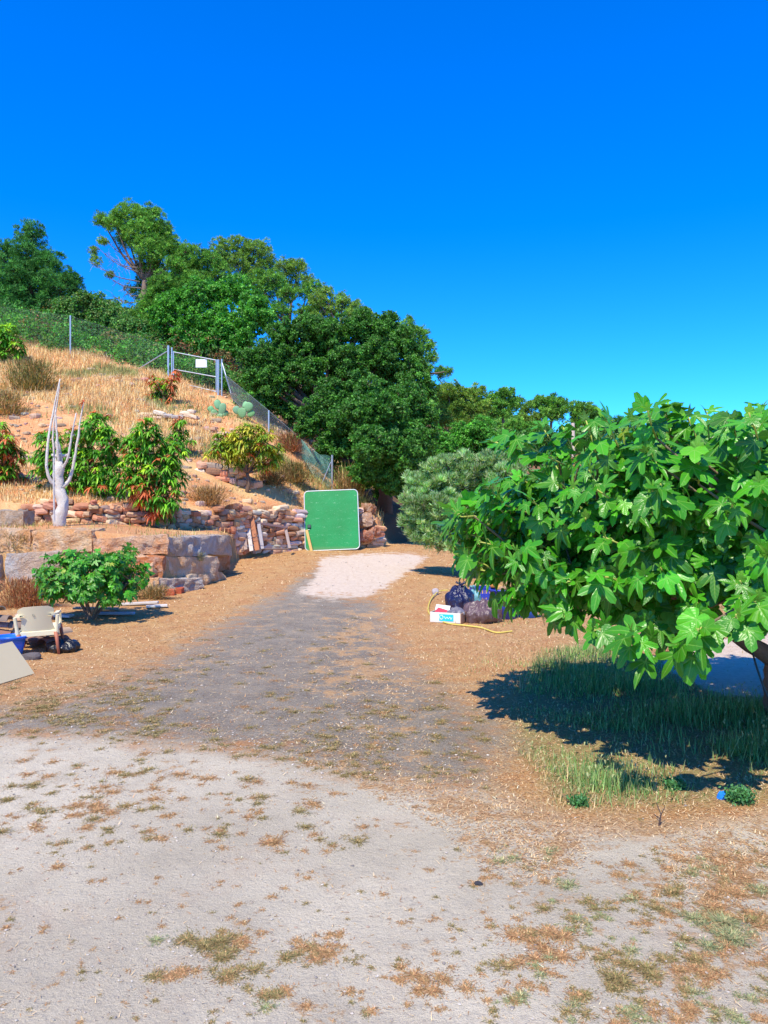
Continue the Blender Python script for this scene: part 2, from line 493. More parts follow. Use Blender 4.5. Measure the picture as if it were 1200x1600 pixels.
def make_ground():
    th = np.concatenate([np.linspace(-180, -46, 40, endpoint=False), np.linspace(-46, 46, 560, endpoint=False), np.linspace(46, 180, 40, endpoint=False)])
    rr = np.concatenate([np.linspace(0.25, 1.6, 6, endpoint=False), np.geomspace(1.6, 14, 230, endpoint=False), np.linspace(14, 30, 150, endpoint=False), np.geomspace(30, 900, 110)])
    T, R = np.meshgrid(np.radians(th), rr, indexing='ij')
    X = (np.sin(T)*R).ravel(); Y = (np.cos(T)*R).ravel(); Z = zt(X, Y)
    V = np.stack([X, Y, Z], -1); nt, nr = len(th), len(rr)
    px, py = pix_of(X, Y, Z)
    front = Y > 0.6
    def zn(k, kk=0.09):
        v = np.zeros(len(X)); v[front] = zone(px[front], py[front], k, kk); return v
    dist_h = Y-D_dry(px)
    hillm = np.where(front, sstep(dist_h/0.3+0.5), 0)
    terrm = np.where(front & (px < 372), sstep((Y-D_boulder(px))/0.25+0.5), 0)
    pad = np.maximum(zn('pad', 0.16), (~front)*1.0)*(1-hillm)*(1-terrm)
    track = zn('track', 0.26)*(1-hillm)*(1-terrm)
    mid = zn('mid', 0.2); white = zn('white', 0.22)*(1-hillm); chalk = zn('chalk', 0.05)*(1-hillm)
    lit = np.maximum(zn('litter', 0.25), zn('litter2', 0.4)); grn = zn('green', 0.12)
    i = np.arange(nt)[:, None]; j = np.arange(nr-1)[None, :]
    Q = np.stack([i*nr+j, i*nr+j+1, ((i+1) % nt)*nr+j+1, ((i+1) % nt)*nr+j], -1).reshape(-1, 4)
    # the centre fan
    C0 = np.stack([pad, track, np.maximum(white, chalk)], -1)
    mid = np.maximum(mid, np.maximum(zn('rut', .15), zn('rut2', .3))*.8)
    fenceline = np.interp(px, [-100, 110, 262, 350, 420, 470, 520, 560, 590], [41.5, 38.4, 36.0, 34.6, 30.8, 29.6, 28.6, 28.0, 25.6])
    duff_shade = np.where(front & (Y > 15) & (px < 1500), sstep((Y-fenceline-.4)/.9), 0)*np.interp(px, [690, 900], [1, .7])*np.where(Y < 26.0, np.interp(px, [590, 600, 640, 700], [1, 1, .6, 0]), 1)*hillm  # dark leaf litter under the trees, also painting the carob's shade into the bank
    C1 = np.stack([np.maximum(hillm, terrm*0.8), np.maximum(lit, mid*0.75), grn], -1)
    # split the one sheet into its surfaces (shared borders, nothing overlaps)
    fm = lambda a: a[Q].mean(1)
    cls = np.zeros(len(Q), int)
    cls[fm(hillm) > 0.5] = 1
    cls[(fm(pad) > 0.5)] = 2
    cls[(fm(track) > 0.5) & (fm(pad) <= 0.5)] = 3
    cls[(fm(white) > 0.5)] = 4
    names = ['ground', 'hillside', 'chalky_yard', 'gravel_track', 'concrete_path']
    for k, nm in enumerate(names):
        q = Q[cls == k]; u, inv = np.unique(q, return_inverse=True)
        mb = MB(); mb.add(V[u], inv.reshape(-1, 4)[:, ::-1], C0[u])
        if k == 2:
            c = mb.n; rim = [int(np.searchsorted(u, ii*nr)) for ii in range(nt)]
            mb.add([[0, 0, 0]], np.zeros((0, 3), int), (1, 0, 0))
            mb.Fs.append(np.array([[c, rim[(a+1) % nt], rim[a]] for a in range(nt)])); mb.M.append(np.zeros(nt, np.int32))
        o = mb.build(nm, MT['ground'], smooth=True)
        du = o.data.attributes.new('duff_shade', 'FLOAT', 'POINT'); du.data.foreach_set('value', (duff_shade[u] if k != 2 else np.concatenate([duff_shade[u], [0]])).astype(np.float32))
        at_ = o.data.color_attributes.new('zone', 'FLOAT_COLOR', 'POINT')
        cc = C1[u]
        if k == 2: cc = np.concatenate([cc, [[0, 0, 0]]])
        at_.data.foreach_set('color', np.concatenate([cc, np.ones((len(cc), 1))], 1).astype(np.float32).ravel())
        tag(o, kind='structure')

def ground_mat():
    t = NT('earth_and_gravel')
    p = t.pos()
    A = t.n('ShaderNodeSeparateColor'); t.l(t.attr('col').outputs['Color'], A.inputs[0])
    B = t.n('ShaderNodeSeparateColor'); t.l(t.attr('zone').outputs['Color'], B.inputs[0])
    pad, track, white = A.outputs; hillm, lit, grn = B.outputs
    nb = t.noise(0.55, 5, 0.6, p); nm = t.noise(2.6, 7, 0.7, p); nf = t.noise(13, 7, 0.75, p); ng = t.noise(60, 5, 0.8, p); nx = t.noise(170, 3, 0.8, p)
    def edge(m, amt=0.8, soft=0.16, n=None):
        v = t.math('ADD', m, t.math('MULTIPLY', t.math('SUBTRACT', n or nm, 0.5), amt))
        v = t.math('ADD', v, t.math('MULTIPLY', t.math('SUBTRACT', nf, 0.5), amt*0.6))
        return t.ramp(v, [(0.5-soft, 0.0), (0.5+soft, 1.0)])
    # dirt with straw
    dirt = t.mix(t.ramp(nm, [(0.35, 0.0), (0.65, 1.0)]), (0.58, 0.29, 0.125), (0.70, 0.44, 0.19))
    dirt = t.mix(t.ramp(ng, [(0.42, 0.0), (0.62, 1.0)]), t.mix(1.0, dirt, (0.62, 0.55, 0.5), 'MULTIPLY'), dirt)
    dirt = t.mix(t.ramp(nx, [(0.56, 0.0), (0.66, 0.6)]), dirt, (0.74, 0.56, 0.34))
    hillc = t.mix(t.ramp(nb, [(0.36, 0.0), (0.52, 1.0)]), (0.72, 0.46, 0.20), (0.66, 0.27, 0.11))
    hillc = t.mix(t.ramp(nf, [(0.45, 0.0), (0.7, 0.8)]), hillc, (0.78, 0.54, 0.28))
    hillc = t.mix(t.ramp(ng, [(0.35, 0.6), (0.5, 0.0)]), hillc, (0.20, 0.10, 0.05))
    hillc = t.mix(t.math('MULTIPLY', t.attr('duff_shade').outputs['Fac'], t.math('MULTIPLY_ADD', nf, .5, .65, clamp=True)), hillc, t.mix(nf, (0.035, 0.028, 0.02), (0.15, 0.085, 0.05)))
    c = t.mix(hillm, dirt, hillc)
    gr = t.mix(t.ramp(nf, [(0.35, 0.0), (0.7, 1.0)]), (0.30, 0.19, 0.09), (0.34, 0.33, 0.12))
    c = t.mix(edge(grn, 0.6, 0.2), c, gr)
    # grey gravel
    trk = t.mix(t.ramp(nm, [(0.38, 0.0), (0.66, 1.0)]), (0.205, 0.17, 0.13), (0.36, 0.29, 0.205))
    trk = t.mix(t.ramp(ng, [(0.38, 0.75), (0.52, 0.0)]), trk, (0.11, 0.095, 0.085))
    trk = t.mix(t.ramp(nx, [(0.56, 0.0), (0.64, 0.9)]), trk, (0.56, 0.51, 0.46))
    trk = t.mix(t.ramp(nf, [(0.54, 0.0), (0.70, 0.7)]), trk, (0.52, 0.36, 0.20))
    c = t.mix(edge(track, 2.0, 0.22), c, trk)
    # pale chalky hardstanding
    pd = t.mix(t.ramp(nb, [(0.38, 0.0), (0.62, 1.0)]), (0.49, 0.415, 0.30), (0.68, 0.585, 0.43))
    pd = t.mix(t.ramp(nm, [(0.5, 0.0), (0.75, 0.6)]), pd, (0.43, 0.355, 0.26))
    pd = t.mix(t.ramp(t.noise(1.1, 6, .75, p, .5), [(0.54, 0.0), (0.74, 0.65)]), pd, (0.50, 0.37, 0.26))
    pd = t.mix(t.ramp(ng, [(0.30, 0.55), (0.46, 0.0)]), pd, (0.27, 0.235, 0.21))
    pd = t.mix(t.ramp(nx, [(0.58, 0.0), (0.68, 0.75)]), pd, (0.78, 0.68, 0.53))
    pd = t.mix(t.ramp(nf, [(0.30, 0.5), (0.44, 0.0)]), pd, (0.36, 0.30, 0.24))
    pd = t.mix(t.ramp(nx, [(0.32, 0.7), (0.40, 0.0)]), pd, (0.17, 0.14, 0.12))
    c = t.mix(edge(pad, 0.7, 0.2), c, pd)
    lt = t.mix(t.ramp(ng, [(0.4, 0.0), (0.6, 1.0)]), (0.36, 0.20, 0.10), (0.58, 0.38, 0.20))
    c = t.mix(edge(t.math('MULTIPLY', lit, 0.66), 3.0, 0.12), c, lt)
    wh = t.mix(t.ramp(nf, [(0.35, 0.0), (0.7, 1.0)]), (0.57, 0.43, 0.31), (0.75, 0.62, 0.49))
    wh = t.mix(t.ramp(ng, [(0.30, 0.5), (0.45, 0.0)]), wh, (0.42, 0.32, 0.26))
    c = t.mix(edge(white, 1.3, 0.12), c, wh)
    t.base(c); t.set(Roughness=0.95, Specular_IOR_Level=0.12)
    h = t.math('ADD', t.math('MULTIPLY', nf, 1.0), t.math('ADD', t.math('MULTIPLY', ng, 0.7), t.math('MULTIPLY', nx, 0.35)))
    h = t.math('ADD', h, t.math('MULTIPLY', nm, 1.5))
    t.bump(h, 0.75, 0.03)
    return t.m
MT['ground'] = ground_mat()
make_ground()

# ---------------------------------------------------------------- stones and walls
def rock_template(n):
    """cube sphere with n cuts"""
    V = []; Fc = []
    g = np.linspace(-1, 1, n+1)
    for ax in range(3):
        for s_ in (-1, 1):
            o = len(V)
            for a in g:
                for b in g:
                    p = [0, 0, 0]; p[ax] = s_; p[(ax+1) % 3] = a; p[(ax+2) % 3] = b; V.append(p)
            for i in range(n):
                for j in range(n):
                    k = o+i*(n+1)+j; f = [k, k+n+1, k+n+2, k+1]
                    Fc.append(f if s_ > 0 else f[::-1])
    V = np.array(V, float)
    key = np.round(V, 5); u, inv = np.unique(key, axis=0, return_inverse=True)
    return u, inv.ravel()[np.array(Fc)]
RT = {n: rock_template(n) for n in (3, 5, 14, 20)}
def rock(mb, c, size, seed, n=3, R=None, col=(0.4, 0.3, 0.2), rough=0.18, sq=0.45, freq=2.0):
    V, Fc = RT[n]; size = np.array(size, float); iso = size/size.min()
    sp = V/np.linalg.norm(V, axis=1, keepdims=True)
    P = lerp(sp*1.1, V, sq)
    Q = P*iso; d = wob(Q, freq, seed)*rough+wob(Q, freq*2.6, seed+5)*rough*0.35
    if n >= 14: d = d-np.abs(wob(Q, freq*1.6, seed+9))*rough*0.9+wob(Q, freq*6, seed+3)*rough*0.2
    P = P+(sp if n < 14 else norm(sp/iso))*d[:, None]
    P = P*np.array(size)/2
    if R is not None: P = P@np.array(R)
    mb.add(P+np.array(c), Fc, col)

def rotz(a):
    c, s_ = math.cos(a), math.sin(a); return np.array([[c, s_, 0], [-s_, c, 0], [0, 0, 1]])
def rotm(rx, ry, rz):
    from mathutils import Euler
    return np.array(Euler((rx, ry, rz)).to_matrix()).T

# boulder retaining wall: block list (px0, py0, px1, py1, colour, seed)
tan_, gry, red_ = (0.86, 0.58, 0.34), (0.58, 0.55, 0.54), (0.66, 0.30, 0.14)
BL = [(-170,822,-62,866,tan_,31),(-60,824,52,866,tan_,1),(44,827,149,864,tan_,2),(147,836,264,871,(0.84,0.52,0.32),3),(262,839,308,871,gry,4),(301,836,346,870,gry,5),
      (-150,866,4,925,gry,32),(5,862,96,922,gry,6),(94,866,150,925,tan_,7),(150,869,202,915,tan_,8),(196,868,256,908,red_,9),(253,868,334,906,(0.80,0.60,0.42),10),(331,866,350,899,red_,11),
      (180,904,250,932,tan_,12),(246,903,309,928,gry,13),(305,895,341,918,(0.7,0.55,0.4),14)]
wall = empty('boulder_wall', at(170, 905, 15), 'retaining wall of huge tan and grey limestone blocks behind the small fig bush', 'wall')
for (x0, y0, x1, y1, c, sd) in BL:
    pm = (x0+x1)/2; d = float(D_boulder(pm))-(0.16 if y0 > 860 else 0.02)-(0.35 if sd in (12, 13, 14) else 0)
    a, b = at(x0, y1, d), at(x1, y0, d)
    wdt, hgt = (b-a)[0]*1.03, (b-a)[2]*1.05
    slope = (float(D_boulder(x1))-float(D_boulder(x0)))/max((x1-x0)/F*d, 0.1)
    ang = math.atan(slope)
    c0 = (a+b)/2; dep = 0.75; wdt = wdt/math.cos(ang)*0.98
    nrm = np.array([-math.sin(ang), math.cos(ang), 0])
    m = MB()
    rock(m, c0+nrm*(dep*0.42+rng(sd+3).uniform(-.07, .07)), (wdt*0.945, dep, hgt*0.915), sd, 20, rotm(0, (rng(sd).random()-0.5)*0.09, ang+(rng(sd).random()-.5)*.12), c, 0.15, 0.80, 1.25)
    m.build('stone_block', MT['boulder'], wall, smooth=False)

def stone_run(pxs, ztop, zbot, sd, name='drystone_wall', label=None, size=(0.34, 0.2), dfun=None, cols=None, ragged=0.1, thick=0.3):
    """dry stone wall laid course by course along a line in plan"""
    r = rng(sd); m = MB()
    px = np.linspace(pxs[0], pxs[1], 60); d = dfun(px); X = (px-600)/F*d
    L = np.concatenate([[0], np.cumsum(np.hypot(np.diff(X), np.diff(d)))])
    zt_ = np.interp(px, *zip(*ztop)) if isinstance(ztop, list) else ztop
    zb_ = np.interp(px, *zip(*zbot)) if isinstance(zbot, list) else zbot
    zT = EYE+(800-zt_)/F*d; zB = EYE+(800-zb_)/F*d
    h = (zT-zB).max(); n_c = max(2, int(h/(size[1]*0.78)))
    cols = [tuple(min(.9, v*1.35) for v in q) for q in (cols or [(0.36, 0.20, 0.12), (0.45, 0.29, 0.18), (0.33, 0.25, 0.2), (0.50, 0.36, 0.25), (0.40, 0.18, 0.10)])]
    for k in range(n_c+1):
        s_ = -r.random()*size[0]
        while s_ < L[-1]:
            wd = size[0]*(0.45+1.0*r.random())
            sm = s_+wd/2
            xx = np.interp(sm, L, X); yy = np.interp(sm, L, d); t0 = np.interp(sm, L, zT); b0 = np.interp(sm, L, zB)
            hh = (t0-b0)/n_c
            z = b0+(k+0.3)*hh+r.normal(0, 0.014)
            if z < t0+r.normal(0, ragged*0.5) and hh > 0.02:
                i = min(np.searchsorted(L, sm), len(L)-1); i = max(i, 1)
                ang = math.atan2(d[i]-d[i-1], X[i]-X[i-1])
                c = cols[r.integers(len(cols))]
                rock(m, (xx+r.normal(0, .01), yy-0.04+r.normal(0, 0.045), z), (wd*1.04, thick*(0.8+0.5*r.random()), max(hh, .12)*1.12*(0.85+0.35*r.random())), int(r.integers(1e6)), 3,
                     rotm(r.normal(0, .12), r.normal(0, .12), ang+r.normal(0, .1)), vary(c, 1, r, 0.2, 0.06)[0], 0.2, 0.5)
            s_ += wd*0.97
    o = m.build(name, MT['stone'])
    return tag(o, label, 'wall')
stone_run((40, 372), [(40,786),(150,788),(270,797),(330,797),(375,795)], [(40,822),(150,828),(270,838),(330,850),(375,862)], 5, label='drystone wall of rounded brown stones running behind the white-trunked tree', dfun=D_dry, size=(0.30, 0.2))
stone_run((372, 591), [(372,797),(480,795),(560,800),(575,806),(591,822)], [(372,864),(480,862),(591,854)], 6, label='drystone wall of orange flat stones behind the green panel', dfun=D_dry,
          size=(0.42, 0.17), cols=[(0.55,0.33,0.19),(0.5,0.25,0.13),(0.6,0.42,0.28),(0.42,0.2,0.11),(0.56,0.45,0.38)])
stone_run((-120, 62), [(-120,752),(62,754)], [(-120,775),(62,776)], 7, label='low upper terrace wall of pale stones at the left edge', dfun=lambda p: p*0+20.2, size=(0.36,0.16), cols=[(0.5,0.38,0.27),(0.42,0.3,0.2),(0.55,0.47,0.4)])
stone_run((285, 400), [(285,728),(340,732),(400,745)], [(285,746),(340,750),(400,762)], 8, label='crumbling terrace wall between the mango trees on the slope', dfun=lambda p: 23.2+(p-285)*0.008, size=(0.4,0.18), ragged=0.35)
stone_run((225, 300), [(225,645),(300,640)], [(225,655),(300,652)], 9, label='short low terrace wall of grey stones high on the grassy slope', dfun=lambda p: p*0+28.6, size=(0.45,0.16), ragged=0.3, cols=[(0.5,0.45,0.38),(0.55,0.4,0.28)])
stone_run((305, 352), [(305,670),(352,676)], [(305,684),(352,688)], 19, label='small fragment of terrace wall above the round mango tree', dfun=lambda p: p*0+28.2, size=(0.4,0.16), ragged=0.3, cols=[(0.5,0.36,0.28),(0.45,0.26,0.18)])
stone_run((375, 520), [(375,775),(450,768),(520,785)], [(375,786),(450,780),(520,797)], 29, label='rubble line of loose stones just above the orange drystone wall', dfun=lambda p: 24.0+(p-375)*0.016, size=(0.3,0.16), ragged=0.5, cols=[(0.5,0.36,0.28),(0.5,0.26,0.16)])
# squared slab at the left, above the blocks
m = MB(); rock(m, at(5, 812, 16.6), (1.15, 0.6, 0.42), 41, 14, rotm(0, 0.02, 0.05), (0.5, 0.45, 0.38), 0.1, 0.85, 1.4)
tag(m.build('stone_slab', MT['boulder']), 'pale squared stone slab lying on the terrace above the boulder wall, left edge', 'stone')
# corner boulders right of the green panel
for k, (px, py, d, s_, c) in enumerate([(572,812,24.9,(0.5,0.5,0.42),(0.55,0.36,0.26)),(568,838,24.8,(0.55,0.5,0.42),(0.5,0.2,0.12)),(583,830,24.9,(0.4,0.4,0.3),(0.5,0.22,0.13)),(575,795,25.3,(0.45,0.45,0.3),(0.42,0.22,0.12))]):
    m = MB(); rock(m, at(px, py, d), s_, 50+k, 14, rotm(0.1, 0.1*k, 0.4*k), c, 0.2, 0.5)
    tag(m.build('boulder', MT['boulder']), ['pale pinkish boulder beside the upper right edge of the green panel', 'rust red boulder at the foot of the wall right of the green panel', 'small reddish boulder outermost at the end of the orange wall', 'brown boulder highest at the right end of the orange wall'][k], 'boulder', 'boulders at the wall end')
# scattered rocks on the slope
r = rng(12)
m = MB()
for k in range(1100):
    px = r.uniform(-60, 560); py = r.uniform(560, 785); d = r.uniform(20, 36) if k % 2 else r.uniform(18.5, 27)
    x = (px-600)/F*d
    if d < D_dry(px)+0.5: continue
    s_ = r.uniform(0.04, 0.11)+.18*r.random()**4; rock(m, (x, d, z1(x, d)+s_*0.1), (s_*1.5, s_, s_*0.7), k, 3, rotz(r.random()*3), vary((0.5, 0.36, 0.26), 1, r, .2)[0], 0.2, 0.4)
tag(m.build('loose_stones', MT['stone']), 'loose stones scattered over the dry slope', 'stones', kind='stuff')
# ---------------------------------------------------------------- foliage crowns
def crown_blob(mb, c, R, n, r, L, W, pal, kind='leaf', sub=0.30, squash=0.9, clumps=None, shell=(0.45, 1.12)):
    """one rounded mass made of many leaf clumps"""
    k = clumps or max(10, int(34+40*(R/1.0)**0.5))
    D = randdir(k, r); D[:, 2] = D[:, 2]*0.9+0.12; D = norm(D)
    rad = R*r.uniform(shell[0], shell[1], k)
    CC = np.array(c)+D*rad[:, None]*np.array([1, 1, squash])
    cr = R*sub*r.uniform(0.35, 1.05, k)
    ck = np.exp(r.normal(0, 0.16, k))
    which = r.integers(0, k, n)
    d2 = norm(randdir(n, r)+np.array([0, 0, 0.35])+D[which]*0.5)
    rr = cr[which]*r.uniform(0.55, 1.08, n)
    P = CC[which]+d2*rr[:, None]*np.array([1, 1, 0.8])
    pc = np.asarray(pal, float)[r.integers(0, len(pal), n)]
    col = np.clip(pc*ck[which][:, None]*np.exp(r.normal(0, 0.22, (n, 1)))*(1+r.normal(0, 0.07, (n, 3))), .002, .9)
    if kind == 'leaf':
        N = norm(d2+randdir(n, r)*0.55); T = norm(randdir(n, r)+np.array([0, 0, -0.3]))
        leaves(mb, P, T, N, L*r.uniform(0.6, 1.3, n), W*r.uniform(0.7, 1.2, n), col)
    elif kind == 'needle':          # tufts of thin needles pointing up and outwards
        m = 5
        P = np.repeat(P, m, 0); col = np.repeat(col, m, 0); d3 = np.repeat(d2, m, 0)
        T = norm(d3*0.5+randdir(n*m, r)*0.8+np.array([0, 0, 0.35])); N = norm(d3+randdir(n*m, r)*0.3)
        leaves(mb, P, T, N, L*r.uniform(0.7, 1.2, n*m), W, col, 0.0)
    elif kind == 'up':              # upright narrow shoots (olive)
        m = 4
        P = np.repeat(P, m, 0); col = np.repeat(col, m, 0); d3 = np.repeat(d2, m, 0)
        T = norm(d3*0.6+randdir(n*m, r)*0.5+np.array([0, 0, 0.75])); N = norm(d3*0.6+randdir(n*m, r)*0.9)
        leaves(mb, P, T, N, L*r.uniform(0.7, 1.3, n*m), W, col, 0.1)
    return CC

GREENS = {
 'carob': [(0.079, 0.271, 0.032), (0.105, 0.333, 0.038), (0.061, 0.21, 0.028), (0.149, 0.403, 0.052)],
 'bright': [(0.096, 0.384, 0.035), (0.144, 0.48, 0.048), (0.072, 0.288, 0.032), (0.192, 0.544, 0.072)],
 'pine': [(0.109, 0.31, 0.034), (0.171, 0.403, 0.046), (0.078, 0.232, 0.034), (0.232, 0.449, 0.07)],
 'pine_y': [(0.176, 0.338, 0.041), (0.23, 0.405, 0.054), (0.121, 0.243, 0.041), (0.297, 0.432, 0.081)],
 'pine_d': [(0.06, 0.238, 0.048), (0.085, 0.306, 0.051), (0.043, 0.17, 0.037), (0.119, 0.34, 0.06)],
 'olive': [(0.26, 0.45, 0.14), (0.38, 0.55, 0.24), (0.16, 0.32, 0.09), (0.52, 0.63, 0.36)],
 'shrub': [(0.096, 0.304, 0.048), (0.144, 0.352, 0.056), (0.08, 0.208, 0.048), (0.256, 0.352, 0.096)],
 'mango': [(0.093, 0.34, 0.025), (0.136, 0.442, 0.034), (0.068, 0.238, 0.025), (0.238, 0.544, 0.043)],
 'mango_y': [(0.3, 0.425, 0.037), (0.45, 0.5, 0.037), (0.15, 0.3, 0.025), (0.562, 0.5, 0.062)],
}
BARK = {'pine': (0.22,0.16,0.13), 'grey': (0.26,0.22,0.19), 'dark': (0.13,0.09,0.07)}

def tree(name, label, cat, d, blobs, base, pal, kind='leaf', L=0.11, W=0.075, dens=3.2, seed=0, bark='grey', tr=0.16,
         group=None, sub=0.27, jit=0.35, fork=0.45, mat=None, squash=0.9, twigs=True, deep=True):
    """blobs: (px, py, r_px[, depth offset]); base: (px, py) of the trunk foot at depth d"""
    r = rng(seed+1000)
    x0 = (base[0]-600)/F*d; b = np.array([x0, d, 0.0])
    zb = z1(x0, d); b[2] = zb if len(base) == 2 else at(base[0], base[1], d)[2]
    e = empty(name, b, label, cat, group)
    mb = MB(); tb = MB(); cents = []
    for q in blobs:
        dd = d+(q[3] if len(q) > 3 else r.normal(0, jit)*q[2]/F*d)
        c = at(q[0], q[1], dd); R = q[2]/F*dd
        cents.append((c, R))
    cen = np.mean([c for c, _ in cents], 0)
    foot = b-np.array([0, 0, 0.15]); top = lerp(foot, cen, fork)
    topr = tr*0.65
    mid = lerp(foot, top, 0.5)+np.array([r.normal(0, .12), r.normal(0, .12), 0])
    tube(tb, curve([foot, mid, top], 8), np.linspace(tr*1.25, topr, 9)[:9], 8, BARK[bark], wob=0.25, seed=seed)
    for (c, R), q in zip(cents, blobs):
        m1 = lerp(top, c, 0.5)+np.array([r.normal(0, .1), r.normal(0, .1), -0.08*np.linalg.norm(c-top)])
        cv = curve([top, m1, c], 8); tube(tb, cv, np.linspace(topr*0.75, 0.03, len(cv)), 6, BARK[bark], wob=0.2, seed=seed+3)
        n = int(dens*q[2]**2)
        CC = crown_blob(mb, c, R, n, r, L, W, pal, kind, sub, squash)
        if twigs:
            for p in CC[::4]:
                tube(tb, [lerp(c, p, 0.0), lerp(c, p, 0.55)+r.normal(0, .04, 3), p], [0.028, 0.018, 0.008], 4, BARK[bark], cap=False)
        if deep:        # thin inner foliage so the mass is not hollow
            P = c+randdir(n//5, r)*R*(r.random((n//5, 1))**0.4)*0.75
            col = vary(pal[2], n//5, r, .2)
            leaves(mb, P, randdir(n//5, r), randdir(n//5, r), L*1.5, W*1.6, col)
    tb.build('trunk', MT['bark'], e, smooth=True)
    mb.build('crown', mat or (MT['needle'] if kind == 'needle' else MT['leaf']), e)
    return e, tb

for _k in GREENS: GREENS[_k] = [tuple(min(.85, v*{'olive': 1.0, 'mango_y': 1.0, 'carob': .72, 'bright': .85, 'pine': .95, 'pine_y': .95, 'pine_d': .85, 'shrub': .9, 'mango': .85}.get(_k, 1.1)) for v in q) for q in GREENS[_k]]
G = GREENS
PG = 'pines on the ridge'
# --- pines and broadleaved trees behind the fence (left to right)
tree('pine_tree', 'dark pine with a pointed top standing at the far left edge', 'tree', 47,
     [(50,368,20),(45,398,28),(22,425,32),(72,425,32),(95,450,28),(112,445,16),(48,460,38),(5,470,40),(-30,440,40),(-70,470,45),(85,485,30),(25,500,38),(2,395,22)], (52,540), G['pine_d'], 'needle', 0.20, 0.03, 2.1, 1, 'pine', 0.28, PG, sub=0.34)
e, tb = tree('pine_tree', 'tallest leaning pine with bare grey twigs on its left side', 'tree', 45,
     [(205,342,24),(180,350,15),(160,345,12),(235,346,24),(222,368,24),(255,368,20),(262,388,20),(238,395,24),(278,395,14),(200,372,18,1),(235,425,22,1),(222,455,20,1.5),(255,440,20,2)], (226,540), G['pine'], 'needle', 0.19, 0.03, 2.2, 2, 'pine', 0.24, PG, sub=0.36, fork=0.62)
r = rng(8); mb = MB()
for (a, b) in [((218,440),(140,408)),((216,425),(150,385)),((220,450),(165,430)),((222,462),(190,447)),((214,408),(155,365)),((221,470),(175,462)),((216,418),(170,398)),((226,440),(262,420))]:
    A = at(*a, 45); B = at(*b, 44.5+r.normal(0, .8)); M = lerp(A, B, .5)+np.array([0, 0, -0.25])
    cv = curve([A, M, B], 10); tube(mb, cv, np.linspace(0.045, 0.012, len(cv)), 5, (0.33,0.28,0.27))
    for k in range(16):
        t = r.uniform(.3, 1); i = int(t*(len(cv)-1)); q = cv[i]+randdir(1, r)[0]*r.uniform(.3, .8)
        tube(mb, [cv[i], lerp(cv[i], q, .5)+r.normal(0, .05, 3), q], [0.014, 0.009, 0.005], 3, (0.36,0.3,0.29), cap=False)
mb.build('bare_branches', MT['bark'], e)
mb = MB()
for (px, py, rr) in [(150,408,8),(145,393,6),(160,378,7),(172,430,5)]:
    crown_blob(mb, at(px, py, 44.5), rr/F*44.5, 120, r, 0.18, 0.03, G['pine_y'], 'needle')
mb.build('needle_tufts', MT['needle'], e)
tree('pine_tree', 'rounded pine crown right of the leaning pine', 'tree', 49,
     [(300,402,22),(285,425,22),(330,410,20),(315,435,26),(345,432,22),(275,445,20)], (300,560), G['pine'], 'needle', 0.2, 0.03, 2.0, 3, 'pine', 0.2, PG)
tree('pine_tree', 'wide pine rising behind the round bright green tree', 'tree', 51,
     [(350,392,20),(378,388,20),(405,395,22),(372,412,22),(415,418,20),(392,430,22),(345,410,15)], (390,570), G['pine_y'], 'needle', 0.2, 0.03, 1.9, 4, 'pine', 0.2, PG)
tree('pine_tree', 'open yellowish pine with bare trunk showing blue sky through it', 'tree', 50,
     [(445,418,16),(462,428,18),(435,440,14),(478,442,13),(455,452,12),(470,415,9)], (447,560), G['pine_y'], 'needle', 0.2, 0.03, 1.8, 5, 'pine', 0.14, PG, fork=0.75)
tree('pine_tree', 'low airy pine peeking above the dark carob', 'tree', 46,
     [(508,458,13),(495,470,13),(535,470,14),(522,485,15),(555,482,13),(572,490,9),(500,492,14),(545,497,14),(575,500,12)], (520,600), G['pine_y'], 'needle', 0.19, 0.03, 1.9, 6, 'pine', 0.13, PG, fork=0.8)
tree('pine_tree', 'pine with sparse drooping clumps at the right of the dark carob', 'tree', 44,
     [(605,512,13),(632,514,15),(655,522,13),(668,540,13),(675,560,10),(648,545,12),(665,580,12),(690,583,11),(700,580,6),(640,500,6),(650,565,12),(620,535,14)], (652,660), G['pine'], 'needle', 0.18, 0.03, 2.0, 7, 'pine', 0.13, PG, fork=0.8)
tree('pine_tree', 'full bushy pine filling the slope below the leaning pine', 'tree', 44,
     [(255,445,20),(240,470,20),(285,455,20),(225,490,18),(262,480,20),(300,440,18),(235,510,18),(275,415,14),(290,395,12)], (262,560), G['pine'], 'needle', 0.19, 0.03, 2.4, 51, 'pine', 0.16, PG)
tree('pine_tree', 'spreading pine between the wide pine and the dark carob', 'tree', 47,
     [(425,440,18),(450,462,16),(415,462,18),(480,458,14),(500,478,14),(440,485,16),(475,490,15),(405,440,16),(492,448,10)], (452,560), G['pine'], 'needle', 0.2, 0.03, 1.9, 52, 'pine', 0.14, PG, fork=0.6)
tree('broadleaf_tree', 'round bright green tree directly above the metal gate', 'tree', 41,
     [(270,475,26),(300,462,26),(335,462,28),(370,455,26),(398,478,28),(415,500,20),(262,502,22),(300,500,32),(345,505,36),(385,515,28),(325,535,24),(365,540,24),(290,525,20),(245,490,16)], (345,600), G['bright'], 'leaf', 0.13, 0.09, 4.0, 8, 'grey', 0.2)
tree('shrub', 'tall dull green bush behind the wire fence by the lone left post', 'bush', 42,
     [(120,482,20),(148,476,20),(172,492,18),(130,464,13),(98,478,16),(160,505,20),(100,500,20),(145,498,22),(80,520,25),(125,520,26),(165,525,20),(108,545,22),(150,545,20)], (125,560), G['shrub'], 'leaf', 0.13, 0.08, 3.4, 9, 'dark', 0.08, 'bushes behind the wire fence')
